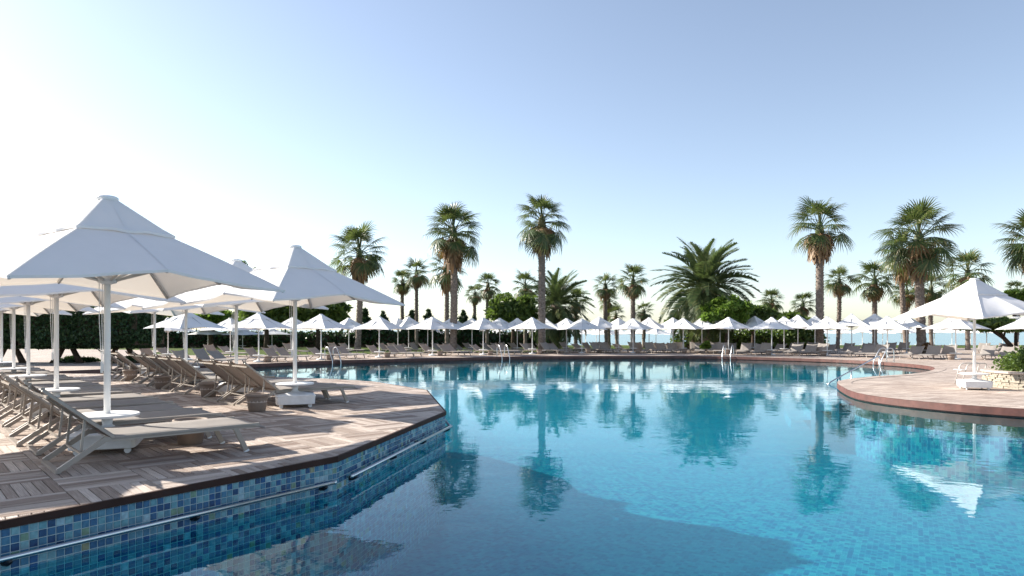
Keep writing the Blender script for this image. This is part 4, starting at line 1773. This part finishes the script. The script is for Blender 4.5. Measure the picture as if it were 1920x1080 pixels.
fan_palm(1700, 430, 470, 52, 52, 11, 'slimmer fan palm leaning behind the widest one', 107, 26, 1.3, small_=True, dead=6, bend=0.4)
fan_palm(1940, 405, 452, 46, 68, 18, 'fan palm cut off by the right picture edge', 108, 34, 1.0)
SMALLP = [(757, 527, 66, 28, 8, 'left one of the small twin palms on slim trunks'), (781, 510, 64, 33, 8, 'right one of the small twin palms on slim trunks'), (913, 535, 62, 30, 8, 'small fan palm right of the tall brown-skirted palm'),
          (892, 550, 68, 24, 7, 'smaller palm half hidden left of the small one near the rounded bush'), (1080, 562, 60, 28, 8, 'small fan palm right of the dark feathery palm'), (1138, 535, 62, 31, 9, 'small palm, left of the pair right of centre'),
          (1143, 562, 66, 24, 8, 'lower palm right behind the left one of the centre-right pair'), (1187, 526, 56, 38, 10, 'open-crowned small palm, right of the centre-right pair'), (1157, 590, 64, 24, 7, 'low palm between the centre-right pair'),
          (1206, 583, 64, 24, 7, 'low palm right of the open-crowned palm'), (1447, 563, 62, 30, 8, 'small palm just right of the date palm'), (1506, 570, 62, 28, 8, 'small palm left of the boxy-skirted palm trunk'),
          (1570, 525, 60, 34, 9, 'small palm right of the boxy-skirted palm trunk'), (1640, 524, 60, 44, 11, 'small wide palm between the boxy-skirted and the widest palm'), (1747, 540, 60, 36, 9, 'small palm showing behind the widest palm trunk'),
          (1815, 508, 56, 52, 10, 'palm rising just above the right parasol'), (1700, 545, 62, 34, 9, 'small palm hidden behind the slim leaning palm'), (1905, 545, 58, 26, 8, 'small dark palm above the bright pine at the right edge'),
          (640, 582, 70, 18, 6, 'tiny far palm left of the leftmost big palm'), (985, 535, 64, 34, 9, 'palm top above the rounded bush left of the tallest trunk')]
for k, (px, pc, Y, rad, wt, lab) in enumerate(SMALLP):
    fan_palm(px, 0, pc, Y, rad, wt, lab, 200 + k, 24, 0.8, small_=True, dead=4, zg=0.1 if Y < 66 else -0.1, bend=0.15 * ((k % 3) - 1))


def date_frond(rng, L, droop, nl=34):
    m = MB()
    m.uv = []

    def cv(s_):
        return Vector((L * (s_ - 0.12 * droop * s_ ** 3), 0, L * (0.18 * s_ - (0.20 + 0.42 * droop) * s_ ** 2.2)))
    pts = [cv(i / 7) for i in range(8)]
    m.tube(pts, [0.045 - 0.005 * i for i in range(8)], 4, False)
    m.uv.extend([(0.2, 0)] * len(m.v))
    for i in range(nl):
        s_ = 0.16 + 0.83 * i / (nl - 1)
        p = cv(s_)
        t = (cv(min(1, s_ + .02)) - cv(s_ - .02)).normalized()
        up = Vector((-t.z, 0, t.x))
        ll = L * 0.19 * (math.sin(math.pi * min(1, 0.2 + s_ * 0.78)) * 0.9 + 0.25)
        for sg in (-1, 1):
            d = (t * 0.62 + Vector((0, sg, 0)) * 0.78 + up * rng.uniform(0.0, 0.45)).normalized()
            q = p + d * ll * rng.uniform(0.85, 1.1) + Vector((0, 0, -0.14 * ll))
            w_ = up.cross(d).normalized() * 0.026 + t * 0.026
            b = len(m.v)
            mid = p.lerp(q, 0.45) + up * 0.01
            for x in (p - w_ * .5, p + w_ * .5, mid + w_, mid - w_, q):
                m.v.append(tuple(x))
                m.uv.append((0.6 * s_ + (0.3 if x is q else 0), 0))
            m.f.extend([(b, b + 1, b + 2, b + 3), (b + 3, b + 2, b + 4)])
    return m


DATE_ME = [date_frond(rp, 3.5, dr, 48).mesh('frond', DATE) for dr in (0.55, 0.9, 1.15, 1.3)]


def date_palm(px, pc, Y, sc, label, seed, nf=112, emin=-62):
    rng = random.Random(seed)
    heart = at(px, pc, Y)
    zg = 0.12
    H = heart.z - zg
    root = empty('date_palm', (heart.x, heart.y, zg))
    tr, topp = palm_trunk(H, 0.34, 0.30, rng)
    tr.build('trunk', BARK_PALM, root)
    cr = MB().lathe([(0.30, -0.5), (0.45, -0.15), (0.36, 0.15), (0.1, 0.5)], n=10).build('crown', BARK_PALM, root)
    cr.location = topp
    for k in range(nf):
        t = (k + .5) / nf
        el = R(80 + (emin - 80) * t ** 0.9) + R(rng.uniform(-6, 6))
        az = k * 2.39996 + rng.uniform(-.15, .15)
        o = mobj('frond', DATE_ME[min(3, int(t * 3.4))], None, cr)
        o.matrix_local = Matrix.Translation((0, 0, 0.1 - 0.3 * t)) @ Matrix.Rotation(az, 4, 'Z') @ Matrix.Rotation(-el, 4, 'Y') @ Matrix.Rotation(rng.uniform(-.6, .6), 4, 'X') @ Matrix.Scale(sc * rng.uniform(.88, 1.08), 4)
    tag(root, label, 'palm tree', 'date palms beyond the far terrace')


date_palm(1322, 540, 53, 1.2, 'big feathery date palm with wide arching crown right of centre', 301)
date_palm(1043, 574, 57, 0.95, 'dark feathery date palm behind the tallest palm trunk', 302, 84, -62)
